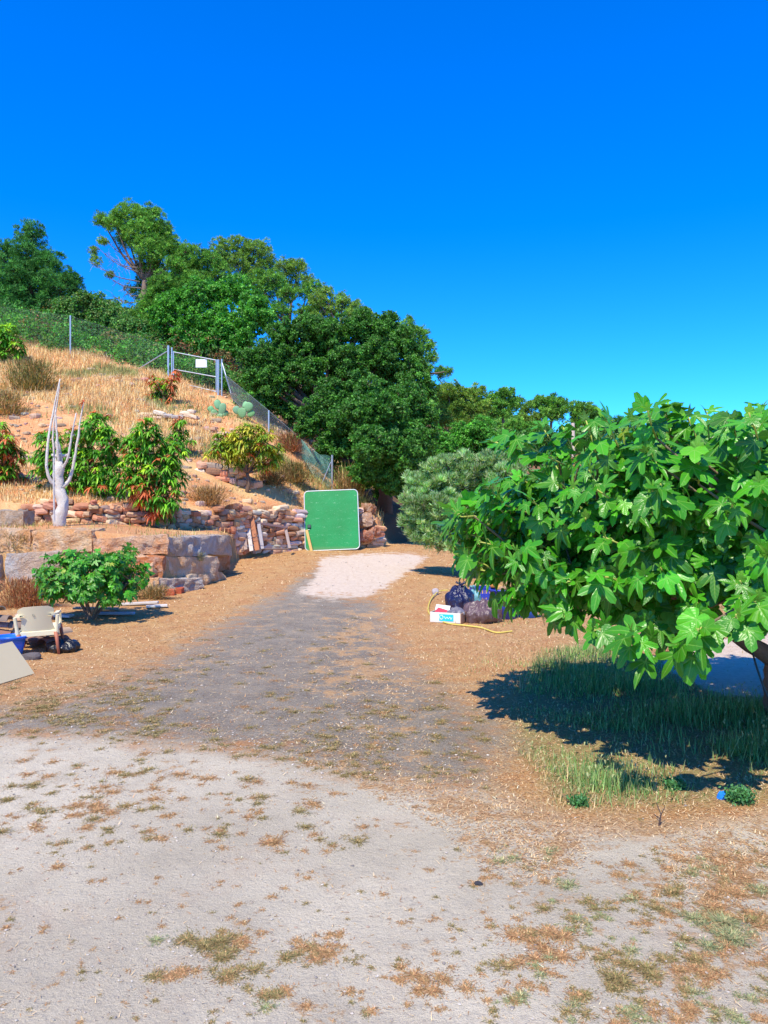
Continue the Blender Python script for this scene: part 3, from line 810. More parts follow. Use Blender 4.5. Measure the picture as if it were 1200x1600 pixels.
tree('shrub', 'dull green bush behind the wire fence below the leaning pine', 'bush', 41.5,
     [(195,512,20),(222,515,20),(180,535,20),(210,540,24),(240,535,20),(245,555,16),(190,560,16),(262,520,14)], (215,575), G['shrub'], 'leaf', 0.13, 0.08, 3.4, 10, 'dark', 0.08, 'bushes behind the wire fence')
tree('shrub', 'dark straggly bush behind the wire fence under the far left pine', 'bush', 43,
     [(55,505,24),(20,495,26),(-15,500,30),(35,530,24),(65,535,18),(-5,530,24),(-50,510,30),(-90,500,30)], (30,550), G['pine_d'], 'leaf', 0.13, 0.08, 3.2, 11, 'dark', 0.08, 'bushes behind the wire fence')
tree('shrub', 'rusty leaved undergrowth bush right behind the metal gate', 'bush', 39,
     [(285,545,13),(262,548,10),(305,560,13),(330,575,14),(300,585,12),(350,560,14),(370,585,16),(345,595,10)], (310,600), [(0.30,0.10,0.04),(0.12,0.16,0.03),(0.40,0.14,0.05),(0.10,0.12,0.04),(0.08,0.08,0.03)], 'leaf', 0.10, 0.06, 2.2, 12, 'dark', 0.05, 'bushes behind the wire fence', deep=False)
# carob pair
tree('carob_tree', 'big dark green carob, the upper and rear one of the two', 'tree', 33,
     [(445,525,28),(480,512,26),(515,520,30),(500,545,34),(555,515,28),(590,520,30),(625,530,26),(645,555,24),(440,560,30),(600,560,36),(545,565,36),(480,580,30),(415,555,22),(400,590,24),(640,590,32),(430,600,28),(665,610,20),(390,560,18),(420,630,22),(455,640,24),(565,495,16),(610,500,14),(520,560,30,1.5),(570,560,30,1.5),(475,560,26,1.5),(600,590,26,1),(540,600,34,1.5),(500,610,30,1.5),(440,585,24,1),(470,560,26,1.5),(425,575,20)], (500,700), G['carob'], 'leaf', 0.11, 0.075, 4.2, 13, 'dark', 0.3, 'carobs above the track')
tree('carob_tree', 'dense dark green carob, the lower and nearer one of the two', 'tree', 29.5,
     [(520,615,28),(560,610,30),(600,625,32),(640,625,26),(500,650,30),(545,655,38),(595,668,38),(640,665,32),(668,650,18),(480,668,18),(525,695,34),(570,712,36),(620,712,36),(660,700,24),(565,745,26),(605,752,24),(640,748,20),(660,735,18),(675,680,14),(595,772,12),(545,735,20),(600,715,34,-3.2),(640,728,28,-3.0),(572,735,26,-3.0),(615,752,24,-3.2),(640,762,22,-2.8),(598,742,24,-3.4),(583,690,30,-2.4),(565,640,32,-3),(610,680,30,-2.6),(645,690,28,-2.6),(600,640,32,-3),(574,692,30,-4.5),(600,700,30,-4.2),(630,710,28,-4),(655,700,24,-2.5)], (600,800), G['carob'], 'leaf', 0.10, 0.07, 4.4, 14, 'dark', 0.28, 'carobs above the track')
tree('shrub', 'low dark bush at the foot of the carob beside the shady bank', 'bush', 31.5,
     [(500,720,14),(520,745,12),(660,770,14),(650,790,11),(672,760,16)], (660,800), G['carob'], 'leaf', 0.10, 0.06, 3.0, 15, 'dark', 0.05)
# right-hand wood
tree('pine_tree', 'pale green young pine just right of the dark carob', 'tree', 47,
     [(700,612,18),(720,622,20),(742,618,16),(705,640,24),(735,645,22),(692,655,20),(755,635,12)], (715,720), G['pine_y'], 'needle', 0.2, 0.035, 2.4, 16, 'pine', 0.15, PG)
tree('broadleaf_tree', 'round leafy tree rising just behind the grey green olive', 'tree', 40,
     [(720,685,26),(750,675,24),(700,700,24),(740,705,28),(775,695,18),(680,690,22),(690,725,24),(720,735,28),(765,725,22)], (730,790), G['bright'], 'leaf', 0.12, 0.08, 4.0, 17, 'dark', 0.15)
def far_pine(label, crown, foot, seed, pal='pine', d=75, tr=0.2):
    return tree('pine_tree', label, 'tree', d, crown, foot, G[pal], 'needle', 0.30, 0.06, 2.6, seed, 'pine', tr, 'pines of the distant wood', fork=0.82)
far_pine('distant pine with a tall bare trunk, first right of the pale young pine', [(770,625,12),(790,618,14),(805,630,12),(785,640,16),(768,645,10)], (792,720), 20)
far_pine('distant pine with flat crown behind the thin pale pole, left of it', [(845,632,14),(862,628,12),(878,635,13),(855,645,14),(872,648,12)], (858,720), 21, d=78)
far_pine('distant bushy pine right beside the thin pale pole', [(900,640,13),(915,640,14),(930,650,14),(905,655,14),(945,662,11),(925,668,12)], (915,720), 22, d=80)
far_pine('distant half bare pine between two fuller pines left of the pale pole', [(822,640,9),(832,632,8),(838,652,9),(818,655,8)], (828,720), 23, 'pine_y', d=82)
far_pine('distant dark pine whose top just clears the fig tree', [(968,658,9),(980,668,12),(958,672,12),(990,675,9)], (970,720), 24, 'pine_d', d=95)
far_pine('distant yellowish pine seen over the right half of the fig tree', [(1100,672,12),(1120,678,12),(1085,680,12)], (1105,720), 25, 'pine_y', d=95)
far_pine('distant bluish pine showing near the right edge above the fig tree', [(1148,672,10),(1165,668,9),(1185,675,12),(1215,672,14)], (1160,720), 26, 'pine_d', d=120)
far_pine('distant rounded pine over the middle of the fig tree', [(1040,668,14),(1065,662,13),(1020,676,12),(1045,682,14)], (1045,720), 27, 'pine', d=100)
far_pine('second distant pine of the wood, thin and partly hidden behind the olive', [(806,668,14),(826,672,14),(845,676,14)], (815,735), 28, 'pine', d=70)
for k, (px, lab) in enumerate([(760,'dark low wood edge bush at the left of the distant wood'),(845,'dark low wood edge bush below the thin pale pole'),(935,'dark low wood edge bush right of the thin pale pole')]):
    tree('shrub', lab, 'bush', 62+3*k, [(px-25,690,22),(px+10,688,22),(px+38,695,22),(px-10,712,24),(px+28,715,24)], (px, 735), G['shrub'] if k != 1 else G['carob'], 'leaf', 0.2, 0.14, 2.4, 30+k, 'dark', 0.1, 'bushes at the edge of the wood')
# a wood that reads as one mass behind everything, along the crest
r = rng(70); mb = MB(); ub = MB()
for k in range(130):
    px = r.uniform(640, 1500); d = r.uniform(85, 130); x = (px-600)/F*d; z = z1(x, d)
    R = r.uniform(1.6, 2.8); crown_blob(mb, (x, d, z+R*0.5), R, 700, r, 0.5, 0.3, G['pine'] if k % 3 else G['pine_y'], 'leaf')
for k in range(70):
    px = r.uniform(-700, 620); d = r.uniform(54, 75); x = (px-600)/F*d; z = z1(x, d)
    R = r.uniform(1.2, 2.0); crown_blob(mb, (x, d, z+R*0.3), R, 600, r, 0.3, 0.2, G['shrub'], 'leaf')
for k in range(210):
    px = r.uniform(-250, 262) if k < 160 else r.uniform(268, 410); d = np.interp(px, [-60, 110, 262, 350, 410], [41.5, 38.3, 36.0, 35.0, 32.5])+.9+r.random()*(7 if k % 2 else 2); x = (px-600)/F*d; z = z1(x, d)
    R = r.uniform(.45, .9) if d < 40 else r.uniform(.7, 1.3); crown_blob(ub, (x, d, z+R*0.35), R, 420, r, 0.15, 0.08, [G['shrub'], G['pine_d'], G['bright'], [(.22,.2,.07),(.30,.16,.06),(.1,.13,.04)]][k % 4], 'leaf')
tag(ub.build('undergrowth', MT['leaf']), 'tangled green undergrowth filling the ground behind the wire fence', 'undergrowth', kind='stuff')
tag(mb.build('far_wood', MT['leaf']), 'mass of far green wood covering the ridge', 'wood', kind='stuff')

# olive
e, tb = tree('olive_tree', 'grey green olive tree with a low round crown at the right side of the track', 'tree', 18.0,
     [(665,760,28),(700,745,30),(740,745,34),(785,750,36),(650,790,24),(690,795,38),(740,800,44),(790,800,44),(665,825,30),(710,835,32),(755,835,32),(800,840,36),(840,790,40),(645,815,18),(725,722,14),(760,722,16),(675,735,14)], (746,905), G['olive'], 'up', 0.12, 0.018, 3.2, 40, 'dark', 0.17, fork=0.35, sub=0.26, deep=True)

# ---------------------------------------------------------------- mango trees
def mango(label, d, blobs, base, seed, red=0.1, pal='mango', n_ros=1.0, L=0.2, tr=0.05, group='mango trees on the terraces', name='mango_tree', redcol=(0.62, 0.16, 0.06)):
    r = rng(seed+400)
    x0 = (base[0]-600)/F*d; b = np.array([x0, d, z1(x0, d)])
    e = empty(name, b, label, 'tree', group)
    mb = MB(); tb = MB()
    top = b+np.array([r.normal(0, .05), 0, 0.0]); cen = np.mean([at(q[0], q[1], d) for q in blobs], 0)
    top = lerp(b, cen, 0.45)
    tube(tb, curve([b-np.array([0, 0, .1]), lerp(b, top, .5)+r.normal(0, .03, 3), top], 6), np.linspace(tr, tr*.7, 7), 7, (0.2,0.13,0.09), wob=.2)
    for q in blobs:
        dd = d+r.normal(0, .15); c = at(q[0], q[1], dd); R = q[2]/F*dd
        tube(tb, curve([top, lerp(top, c, .5)+r.normal(0, .05, 3), c], 6), np.linspace(tr*.55, .012, 7), 5, (0.2,0.13,0.09))
        n = max(5, int(n_ros*0.055*q[2]**2)); rr = q[4] if len(q) > 4 else red
        D = norm(randdir(n, r)+np.array([0, -0.15, .25])); Pn = c+D*R*(r.uniform(.45, 1.0, n)[:, None])
        for k in range(0, n, 2): tube(tb, [c, Pn[k]], [.01, .005], 3, (0.2,0.18,0.08), cap=False)
        m = 11
        az = (np.arange(m)/m*6.283)[None, :]+r.random((n, 1))*6.28+r.normal(0, .25, (n, m))
        up = r.uniform(-.35, .75, (n, m))
        Dl = np.stack([np.cos(az), np.sin(az), up], -1)+D[:, None]*0.5
        isred = (r.random(n) < rr)
        isyl = (r.random(n) < 0.25) & ~isred
        pc = np.asarray(G[pal])[r.integers(0, 4, n)]
        pc[isred] = np.array(redcol)*np.exp(r.normal(0, .3, (isred.sum(), 1)))
        if pal == 'mango': pc[isyl] = pc[isyl]*np.array([2.2, 1.6, 1.0])
        col = np.repeat(pc, m, 0)*np.exp(r.normal(0, .18, (n*m, 1)))
        PP = np.repeat(Pn, m, 0)
        ln = L*r.uniform(.65, 1.15, n*m)
        blades(mb, PP, Dl.reshape(-1, 3), ln, ln*0.24, r.uniform(.4, 1.0, n*m), np.clip(col, .002, .9), 3, prof='leaf')
    tb.build('trunk', MT['bark'], e, smooth=True); mb.build('crown', MT['leaf'], e)
    return e
mango('dark leafy mango right behind the white painted trunk', 19.3, [(150,665,24),(125,690,28),(165,690,26),(75,690,22),(95,720,30),(140,725,30),(60,720,16),(170,735,26),(120,755,26),(80,752,20),(160,765,20),(180,710,16)], (140,800), 1, 0.05, n_ros=1.5)
mango('bright green mango with orange new leaves hanging over the drystone wall', 18.6, [(228,672,20),(205,700,22),(240,695,24),(270,710,20),(215,725,26),(250,735,28),(275,745,18),(205,755,24,0,.25),(235,765,28,0,.5),(262,775,20,0,.1),(245,795,18,0,.55),(218,745,16,0,.4),(262,800,12,0,.1),(222,775,14,0,.8)], (240,815), 2, 0.06, n_ros=1.6)
mango('small sparse mango with reddish leaves just below the metal gate', 31.5, [(255,605,14,0,.25),(240,595,9,0,.8),(268,598,10,0,.5),(250,625,12,0,.05),(265,622,10),(237,618,8),(275,585,7,0,.9)], (256,655), 3, 0.3, n_ros=2.4, L=.24)
mango('thin mango with drooping yellow green leaves left of the round one', 24.5, [(280,672,12),(270,690,12),(290,690,11),(278,655,7,0,.5),(262,705,12),(285,660,6)], (283,735), 4, 0.1, n_ros=2.0, L=.22)
mango('round umbrella shaped mango with yellow green leaves', 23.6, [(385,685,24),(355,690,22),(415,690,20),(345,705,18),(375,705,26),(410,710,22),(432,705,14),(360,715,14),(395,675,16),(333,712,10),(430,722,9),(418,725,9,0,.6)], (385,765), 5, 0.05, 'mango_y', n_ros=1.7, L=.22, tr=.07)
mango('mango with rusty orange tips cut by the left edge of the photo', 19.6, [(0,690,22,0,.5),(22,715,20,0,.3),(-15,720,30),(10,740,24),(28,745,12),(-5,670,14,0,.2),(15,700,12,0,.9),(-40,740,30)], (-5,775), 6, 0.3, n_ros=1.5)
mango('pale leafy shrub high on the slope at the left edge', 36, [(10,520,16),(-5,535,18),(25,540,13),(8,550,12),(-30,530,22),(30,552,7)], (8,565), 7, 0, n_ros=2.4, L=.3, name='shrub_tree')

# white painted pruned trunk
b = at(95, 822, 16.5); b[2] = z1(b[0], b[1])
e = empty('pruned_tree', b, 'white painted tree pruned to bare upright stems on the terrace', 'tree')
mb = MB(); WH = (0.80,0.74,0.66)
P = lambda px, py, dd=0: at(px, py, 16.5+dd)
def st(pts, r0, r1, sd):
    rr_ = rng(sd+60); cv = curve(pts, 14); cv[1:-1] += rr_.normal(0, r0*.13, (len(cv)-2, 3))
    tube(mb, cv, np.linspace(r0, r1, len(cv))*(1+rr_.normal(0, .09, len(cv))), 10, WH, wob=.3, seed=sd)
    for k in range(3 if r0 < .1 else 0):
        i = rr_.integers(3, len(cv)-2); q = cv[i]+randdir(1, rr_)[0]*np.array([1, 1, .4])*r1*5
        tube(mb, [cv[i], q], [r1*1.0, r1*.75], 6, WH, wob=.3, seed=k)
st([b-np.array([0,0,.1]), P(96,790), P(93,760), P(92,722)], .135, .085, 1)
st([P(92,760), P(80,752,-.1), P(73,728,-.15), P(75,690,-.1), P(82,650), P(94,592,.1)], .042, .013, 2)
st([P(90,735), P(84,705,.1), P(83,675,.12), P(88,635,.15), P(93,600,.15)], .028, .011, 3)
st([P(92,730), P(90,700,-.1), P(88,665,-.1), P(87,640,-.1)], .03, .014, 4)
st([P(97,762), P(108,750,.1), P(116,720,.1), P(122,680,.1), P(131,628,.15)], .044, .013, 5)
st([P(96,735), P(106,715,-.1), P(112,680,-.15), P(119,645,-.15)], .03, .014, 6)
st([P(94,725,.05), P(92,705,.05), P(90,690,.05)], .06, .045, 7)
MT['lime'] = attr_mat('limewashed_bark', 0.9, 16, 0.75, 0.9, 45, 0.03, dark=(.45, .40, .38))
mb.build('trunk', MT['lime'], e, smooth=True)
mb = MB(); r = rng(3)
blades(mb, np.repeat([P(130,628,.15)], 16, 0), randdir(16, r)+np.array([0,0,.2]), .12, .03, .5, vary((.6,.12,.05), 16, r), prof='leaf')
mb.build('leaf_sprout', MT['leaf'], e)
mb = MB(); tube(mb, [P(85,815,-.4), P(84,760,-.42), P(84,715,-.4)], .018, 6, (0.7,0.68,0.66))
tag(mb.build('stake', MT['lime']), 'thin whitish stake in front of the white painted trunk', 'stake')

# prickly pears
MT['cactus'] = attr_mat('cactus_skin', 0.6, 14, 0.3, 0.15, 60, .004, .4)
def pear(label, d, pads, seed):
    r = rng(seed); x, y = (pads[0][0]-600)/F*d, d
    e = empty('prickly_pear', (x, y, z1(x, y)), label, 'cactus', 'prickly pears on the slope')
    for (px, py, w_, h_, a) in pads:
        V, Fc = RT[5]; sp = V/np.linalg.norm(V, axis=1, keepdims=True)
        sx, sz = w_/F*d/2, h_/F*d/2
        Pp = sp*np.array([sx, .05, sz]); Pp[:, 0] *= 1+0.18*sp[:, 2]
        Pp = Pp@rotm(r.normal(0, .25), a, r.normal(0, .5))
        m = MB(); m.add(Pp+at(px, py, d+r.normal(0, .1)), Fc, vary((0.20,0.42,0.20), 1, r, .12)[0]); m.build('pad', MT['cactus'], e, smooth=True)
pear('prickly pear with four upright pads, the left one', 31.0, [(336,648,13,17,-.3),(347,640,12,22,.25),(340,632,11,16,-.1),(352,648,10,16,.5),(330,640,10,12,-.7),(344,652,12,12,0)], 1)
pear('prickly pear with low fanned pads, the right one', 30.5, [(378,645,15,17,-.2),(388,636,14,16,.4),(370,641,12,14,-.6),(392,646,11,13,.7),(382,632,9,12,0)], 2)

# ---------------------------------------------------------------- fig trees
def fig_template(seed, lobes=5):
    r = rng(seed)
    if lobes == 5: keys = [(-180,.10),(-160,.28),(-128,.44),(-108,.50),(-92,.34),(-80,.30),(-68,.52),(-54,.80),(-45,.86),(-35,.54),(-25,.32),(-17,.52),(-9,.84),(0,1.06)]
    else: keys = [(-180,.10),(-158,.32),(-125,.46),(-95,.50),(-75,.58),(-55,.68),(-44,.70),(-34,.56),(-25,.54),(-15,.74),(-7,.90),(0,.98)]
    ka = [k[0] for k in keys]+[-k[0] for k in keys[::-1][1:]]; kr = [k[1] for k in keys]+[k[1] for k in keys[::-1][1:]]
    kr = np.array(kr)*(1+r.normal(0, .06, len(kr))); kr[0] = kr[-1] = .1
    th = np.linspace(-180, 180, 45); R = np.interp(th, ka, kr)*(1+.035*np.sin(th*.35+seed))
    thr = np.radians(th); V = [[0, 0, 0]]
    for f in (.4, .75, 1.0):
        for t_, q in zip(thr, R): V.append([math.sin(t_)*q*f, math.cos(t_)*q*f, 0])
    V = np.array(V); n = 45; Fq = []; Ft = []
    for i in range(n-1):
        Ft.append([0, 1+i+1, 1+i])
        for k in range(2): Fq.append([1+k*n+i, 1+k*n+i+1, 1+(k+1)*n+i+1, 1+(k+1)*n+i])
    Fq = np.array(Fq); Ft = np.array(Ft)
    uv = V[:, :2].copy()
    # raised blade between the veins, folded a little on each lobe's vein
    ang = np.degrees(np.arctan2(V[:, 0], V[:, 1])); rad = np.hypot(V[:, 0], V[:, 1])
    dv = np.min([np.abs(np.sin(np.radians(ang-a))) for a in (0, 40, -40, 85, -85)], 0)
    V[:, 2] = 0.22*dv*rad+0.05*np.sin(ang*0.13+r.random()*6)*rad**2
    return V, Fq, Ft, uv
FT = [fig_template(1), fig_template(2), fig_template(3, 3), fig_template(4), fig_template(5, 3)]
def fig_leaves(mb, P, T, N, size, col, r, droop=None):
    n = len(P); T = norm(T); B = norm(np.cross(T, N)); N = np.cross(B, T)
    ti = r.integers(0, len(FT), n); dr = r.uniform(0.1, 0.75, n) if droop is None else droop
    cup = r.uniform(-.15, .35, n)
    for k in range(len(FT)):
        s = np.where(ti == k)[0]
        if len(s) == 0: continue
        V, Fq, Ft, uv = FT[k]; M = len(V)
        x = V[None, :, 0]*r.uniform(.85, 1.1, (len(s), 1)); y = V[None, :, 1]*np.ones((len(s), 1))
        z = V[None, :, 2]-dr[s][:, None]*0.45*y*np.abs(y)-cup[s][:, None]*x*x+r.normal(0, .12, (len(s), 1))*x*y
        z = -z*0+z
        W = P[s][:, None]+size[s][:, None, None]*(x[..., None]*B[s][:, None]+y[..., None]*T[s][:, None]+z[..., None]*N[s][:, None])
        base = (np.arange(len(s))*M)[:, None, None]
        C = np.repeat(col[s], M, 0); U = np.tile(uv, (len(s), 1))
        o = mb.n
        mb.add(W.reshape(-1, 3), (base+Fq[None]).reshape(-1, 4), C, U)
        mb.Fs.append((base+Ft[None]).reshape(-1, 3)+o); mb.M.append(np.zeros(len(s)*len(Ft), np.int32))

def fig_tree(label, base, c, rad, nshoot, size, seed, trunkspec, name='fig_tree', flat=None, stem=.006, nl=(6, 9), cat='tree', extra=()):
    r = rng(seed+50); c = np.array(c, float); rad = np.array(rad, float)
    e = empty(name, base, label, cat)
    mb = MB(); tb = MB(); sb = MB()
    # shoot tips through the outer half of the crown
    D = randdir(nshoot*2, r); D = D[D[:, 2] > -0.62][:nshoot]; n = len(D)
    q = r.uniform(.62, 1.02, n)
    lump = 1+0.17*wob(D*1.0, 3.6, seed)
    Tp = c+D*rad*q[:, None]*lump[:, None]
    if flat is not None: Tp[:, 2] = np.maximum(Tp[:, 2], flat+r.uniform(0, .12, n))
    for ex in extra: Tp = np.concatenate([Tp, [ex]]); D = np.concatenate([D, norm(np.array([ex])-c)])
    n = len(Tp)
    ori = norm(D*np.array([1, 1, .6])+randdir(n, r)*.35+np.array([0, 0, .35])+np.array([[0, 0, 1.6]])*(np.arange(n)[:, None] >= n-12)*(len(extra) > 20))
    Ls = size*r.uniform(1.2, 2.2, n)
    hubs = []
    for pts, r0, r1 in trunkspec:
        cv = curve(pts, 14); tube(tb, cv, np.linspace(r0, r1, len(cv)), 10, (0.24,0.17,0.13), wob=.15, seed=len(hubs)); hubs += list(cv[len(cv)//2:])
    hubs = np.array(hubs)
    for k in range(n):
        A = Tp[k]-ori[k]*Ls[k]
        if k % 3 == 0 or r.random() < .15:
            h = hubs[np.argmin(np.linalg.norm(hubs-A, axis=1)+r.random(len(hubs))*.5)]
            cv = curve([h, lerp(h, A, .5)+np.array([0, 0, -.08])+r.normal(0, .06, 3), A], 6); tube(tb, cv, np.linspace(.016, stem*1.2, len(cv)), 5, (0.27,0.22,0.14), cap=False)
        tube(sb, [A, lerp(A, Tp[k], .5)+r.normal(0, .01, 3), Tp[k]], [stem*1.2, stem, stem*.8], 5, (0.42,0.46,0.10))
    P = []; T = []; N = []; SZ = []; C = []
    for k in range(n):
        m = r.integers(*nl); A = Tp[k]-ori[k]*Ls[k]
        o = ori[k]; u = norm(np.cross(o, [0.1, .2, 1]))
        v = np.cross(o, u)
        for i in range(m):
            t = (i+.5)/m; p = lerp(A, Tp[k], t**.9); az = i*2.4+r.random()*.6+k
            out = u*math.cos(az)+v*math.sin(az)
            young = t > .82
            pd = norm(out*(1-.55*t)+o*(.3+.9*t)+np.array([0, 0, .12 if young else -.08]))
            pl = size*(r.uniform(.35, .6) if not young else .2)
            q_ = p+pd*pl
            tube(sb, [p, lerp(p, q_, .55)+np.array([0, 0, .012]), q_], [stem*.5, stem*.4, stem*.35], 4, (0.40,0.48,0.12), cap=False)
            if young: td = norm(pd+np.array([0, 0, .5])); nn = norm(-out*.6+o)
            else:
                td = norm(out*.55+D[k]*.35+np.array([0, 0, -.75+.55*t])+r.normal(0, .22, 3)); nn = norm(D[k]*.7+out*.25+np.array([0, -.12, .55])+r.normal(0, .2, 3))
            P.append(q_); T.append(td); N.append(nn)
            SZ.append(size*(r.uniform(.5, 1.3) if not young else r.uniform(.35, .6)))
            g = np.array((0.15, 0.42, 0.035) if young else (0.24, 0.34, 0.03) if r.random() < .015 else (0.048, 0.27, 0.009))*math.exp(r.normal(-.10, .32))
            C.append(g*np.array([1+r.normal(0, .15), 1, 1]))
    P, T, N, SZ, C = map(np.array, (P, T, N, SZ, C))
    fig_leaves(mb, P, T, N, SZ, np.clip(C, .003, .9), r)
    tb.build('trunk', MT['bark'], e, smooth=True)
    sb.build('green_shoots', MT['shoot'], e, smooth=True)
    mb.build('crown', MT['fig'], e)
    return e
MT['shoot'] = attr_mat('green_shoot', .55, 10, .2, 0)
b = np.array([3.34, 6.3, 0.0])
tp = [([b-[0,0,.1], b+[-.06,0,.25], b+[-.02,.02,.5]], .17, .15),
      ([b+[-.02,0,.42], b+[-.3,-.1,.58], b+[-.62,-.2,.78], b+[-1.1,-.4,1.15], b+[-1.9,-.5,1.5]], .085, .025),
      ([b+[0,0,.45], b+[.06,.05,.8], b+[-.1,.3,1.25], b+[-.3,.5,1.9]], .12, .03),
      ([b+[.02,0,.4], b+[.45,-.1,.8], b+[.9,-.3,1.3], b+[1.4,-.6,1.7]], .1, .03),
      ([b+[.05,0,.7], b+[-.2,-.5,1.1], b+[-.5,-1.2,1.4], b+[-.7,-1.7,1.5]], .07, .022),
      ([b+[-.3,-.1,.58], b+[-.9,.4,1.0], b+[-1.5,.8,1.5]], .05, .02)]
ext = [at(*q) for q in [(1012,640,4.6),(1170,645,4.3),(770,690,5.6),(705,800,5.7),(985,990,4.15),(1090,985,4.1),(1150,960,4.0),(830,700,5.2),(930,985,4.5),(730,870,5.6),(1060,1010,4.2),(1180,940,4.1),(880,965,5.0),(760,760,5.5),(880,668,5.3),(915,655,5.0),(945,650,5.0),(985,650,4.9),(1040,640,4.8),(1075,650,4.7),(1105,645,4.9),(1145,655,4.5),(1190,648,4.7),(800,680,5.4),(850,672,5.3),(1000,632,5.0)]]
fig_tree('large spreading fig tree with big lobed glossy leaves at the right edge', b, (3.0, 6.0, 1.56), (2.45, 2.1, .9), 1650, .138, 1, tp, flat=.86, extra=ext)
bb = gp(142, 968)
fig_tree('small rounded fig bush in front of the boulder wall', bb, bb+np.array([0, 0, .62]), (.84, .73, .50), 330, .085, 2,
   [([bb-[0,0,.05], bb+[-.05,0,.2], bb+[-.15,0,.6]], .035, .02), ([bb-[0,0,.03], bb+[.12,0,.25], bb+[.3,0,.6]], .03, .015), ([bb-[0,0,.03], bb+[-.2,.1,.25], bb+[-.45,.1,.6]], .03, .015), ([bb-[0,0,.03], bb+[.25,.1,.3], bb+[.6,.0,.6]], .025, .012)], name='fig_bush', stem=.005, nl=(6, 9), cat='bush')
# ---------------------------------------------------------------- fence and gate
def post(mb, px, py0, py1, d, rad=.03, sink=.2):
    a = at(px, py1, d); b = at(px, py0, d); b[0] = a[0]
    tube(mb, [a-np.array([0, 0, sink]), b], rad, 10); return a, b
def wires(mb, a0, a1, b0, b1, step=.085, rad=.0011, sag=0.0):
    """chain link between foot line a0-b0 and top line a1-b1 as crossing zig-zag wires"""
    L = np.linalg.norm(b0-a0); H = np.linalg.norm(a1-a0); n = int(L/step); m = H/L
    for sgn in (1, -1):
        for k in range(-int(H/step), n+int(H/step)+1):
            s0, s1 = k*step, k*step+sgn*H
            t0, t1 = 0.0, 1.0
            for lim in (0, L):
                if (s0-lim)*(s1-lim) < 0:
                    tc = (lim-s0)/(s1-s0)
                    if (s1 > L and lim == L) or (s1 < 0 and lim == 0): t1 = min(t1, tc)
                    else: t0 = max(t0, tc)
            if min(s0, s1) >= L or max(s0, s1) <= 0 or t1-t0 < .02: continue
            q = []
            for t in (t0, t1):
                u = (s0+(s1-s0)*t)/L; q.append(lerp(lerp(a0, b0, u), lerp(a1, b1, u), t))
            tube(mb, q, rad, 3, cap=False)
    for t in (0.02, .98): tube(mb, [lerp(a0, a1, t), lerp(b0, b1, t)], rad*1.4, 3)
GS = MT['steel']
fe = empty('wire_fence', at(110, 553, 38.3), 'chain link fence with a lone tall steel post running along the hilltop', 'fence')
m = MB(); A0, A1 = post(m, 110, 493, 556, 38.3, .04); m.build('post', GS, fe)
m = MB(); Z0, Z1 = post(m, -60, 470, 540, 41.5, .04); m.build('post', GS, fe)
G0, G1 = at(262, 590, 36.0), at(262, 540, 36.0)
m = MB(); wires(m, Z0, Z1, A0, A1); wires(m, A0, A1, G0, G1); m.build('wire_mesh', MT['wire'], fe)
m = MB(); tube(m, [at(261, 549, 36.0), at(206, 583, 36.8)], .028, 8); m.build('brace', GS, fe)
ga = empty('metal_gate', at(300, 602, 35.5), 'galvanised field gate with two rails and a blank white plate', 'gate')
for px, p0, p1, d, rd in ((263, 540, 592, 36.0, .05), (268.5, 543, 592, 35.9, .035), (341, 562, 616, 35.0, .05), (346.5, 561, 616, 34.95, .035)):
    m = MB(); post(m, px, p0, p1, d, rd); m.build('post', GS, ga)
def g(px, py): return at(px, py, lerp(35.85, 35.05, (px-270)/70.0))
for a, b in (((271, 550), (338, 563)), ((271, 577), (338, 589)), ((271, 596), (338, 612))):
    m = MB(); tube(m, [g(*a), g(*b)], .024, 8); m.build('rail', GS, ga)
for a, b in (((271, 549), (271, 597)), ((338, 562), (338, 613))):
    m = MB(); tube(m, [g(*a), g(*b)], .028, 8); m.build('gate_stile', GS, ga)
m = MB(); wires(m, g(272, 596), g(272, 550), g(337, 612), g(337, 563), .09); m.build('wire_mesh', MT['wire'], ga)
MT['plate'] = simple('white_enamel_plate', (0.78, 0.8, 0.85), .4, n=.1)
m = MB(); a, b = g(307, 575), g(323, 561)
box(m, (a+b)/2-np.array([0, .05, 0]), (abs(b-a)[0], .006, abs(b-a)[2]), bev=.002); m.build('sign_plate', MT['plate'], ga)
m = MB(); tube(m, [at(347, 567, 34.95), at(361, 615, 34.2)], .028, 8); m.build('brace', GS, ga)
f2 = empty('wire_fence', at(420, 676, 30.3), 'low wire fence with a short post stepping down the slope below the carob', 'fence')
m = MB(); p0, p1 = post(m, 420, 641, 680, 30.3, .035, .4); m.build('post', GS, f2)
q0, q1 = at(361, 622, 34.0), at(352, 585, 34.6)
m = MB(); wires(m, q0, q1, p0, p1, .1, .004); e0, e1 = at(512, 765, 28.2), at(516, 725, 28.2); wires(m, p0, p1, e0, e1, .1, .003); m.build('wire_mesh', MT['wire'], f2)
f3 = empty('netting_fence', at(519, 768, 27.8), 'sagging blue green netting hung on a steel post above the green panel', 'fence')
m = MB(); post(m, 519, 711, 772, 27.8, .035, .3); m.build('post', GS, f3)
m = MB(); tube(m, [at(517, 722, 27.8), at(496, 772, 27.6)], .016, 6); m.build('brace', GS, f3)
m = MB()
nu, nv = 34, 26
g_ = np.zeros((nu, nv, 3))
for i in range(nu):
    for j in range(nv):
        u, v = i/(nu-1), j/(nv-1)
        top = lerp(at(470, 688, 29.0), at(518, 714, 27.8), u)+np.array([0, 0, -.12*math.sin(u*3.1)])
        bot = lerp(at(478, 742, 28.6), at(516, 768, 27.7), u)
        g_[i, j] = lerp(bot, top, v)+np.array([.05*math.sin(v*9+u*4), .14*math.sin(u*11+v*5), .03*math.sin(u*17)])
for i in range(nu): tube(m, g_[i], .005, 3, cap=False)
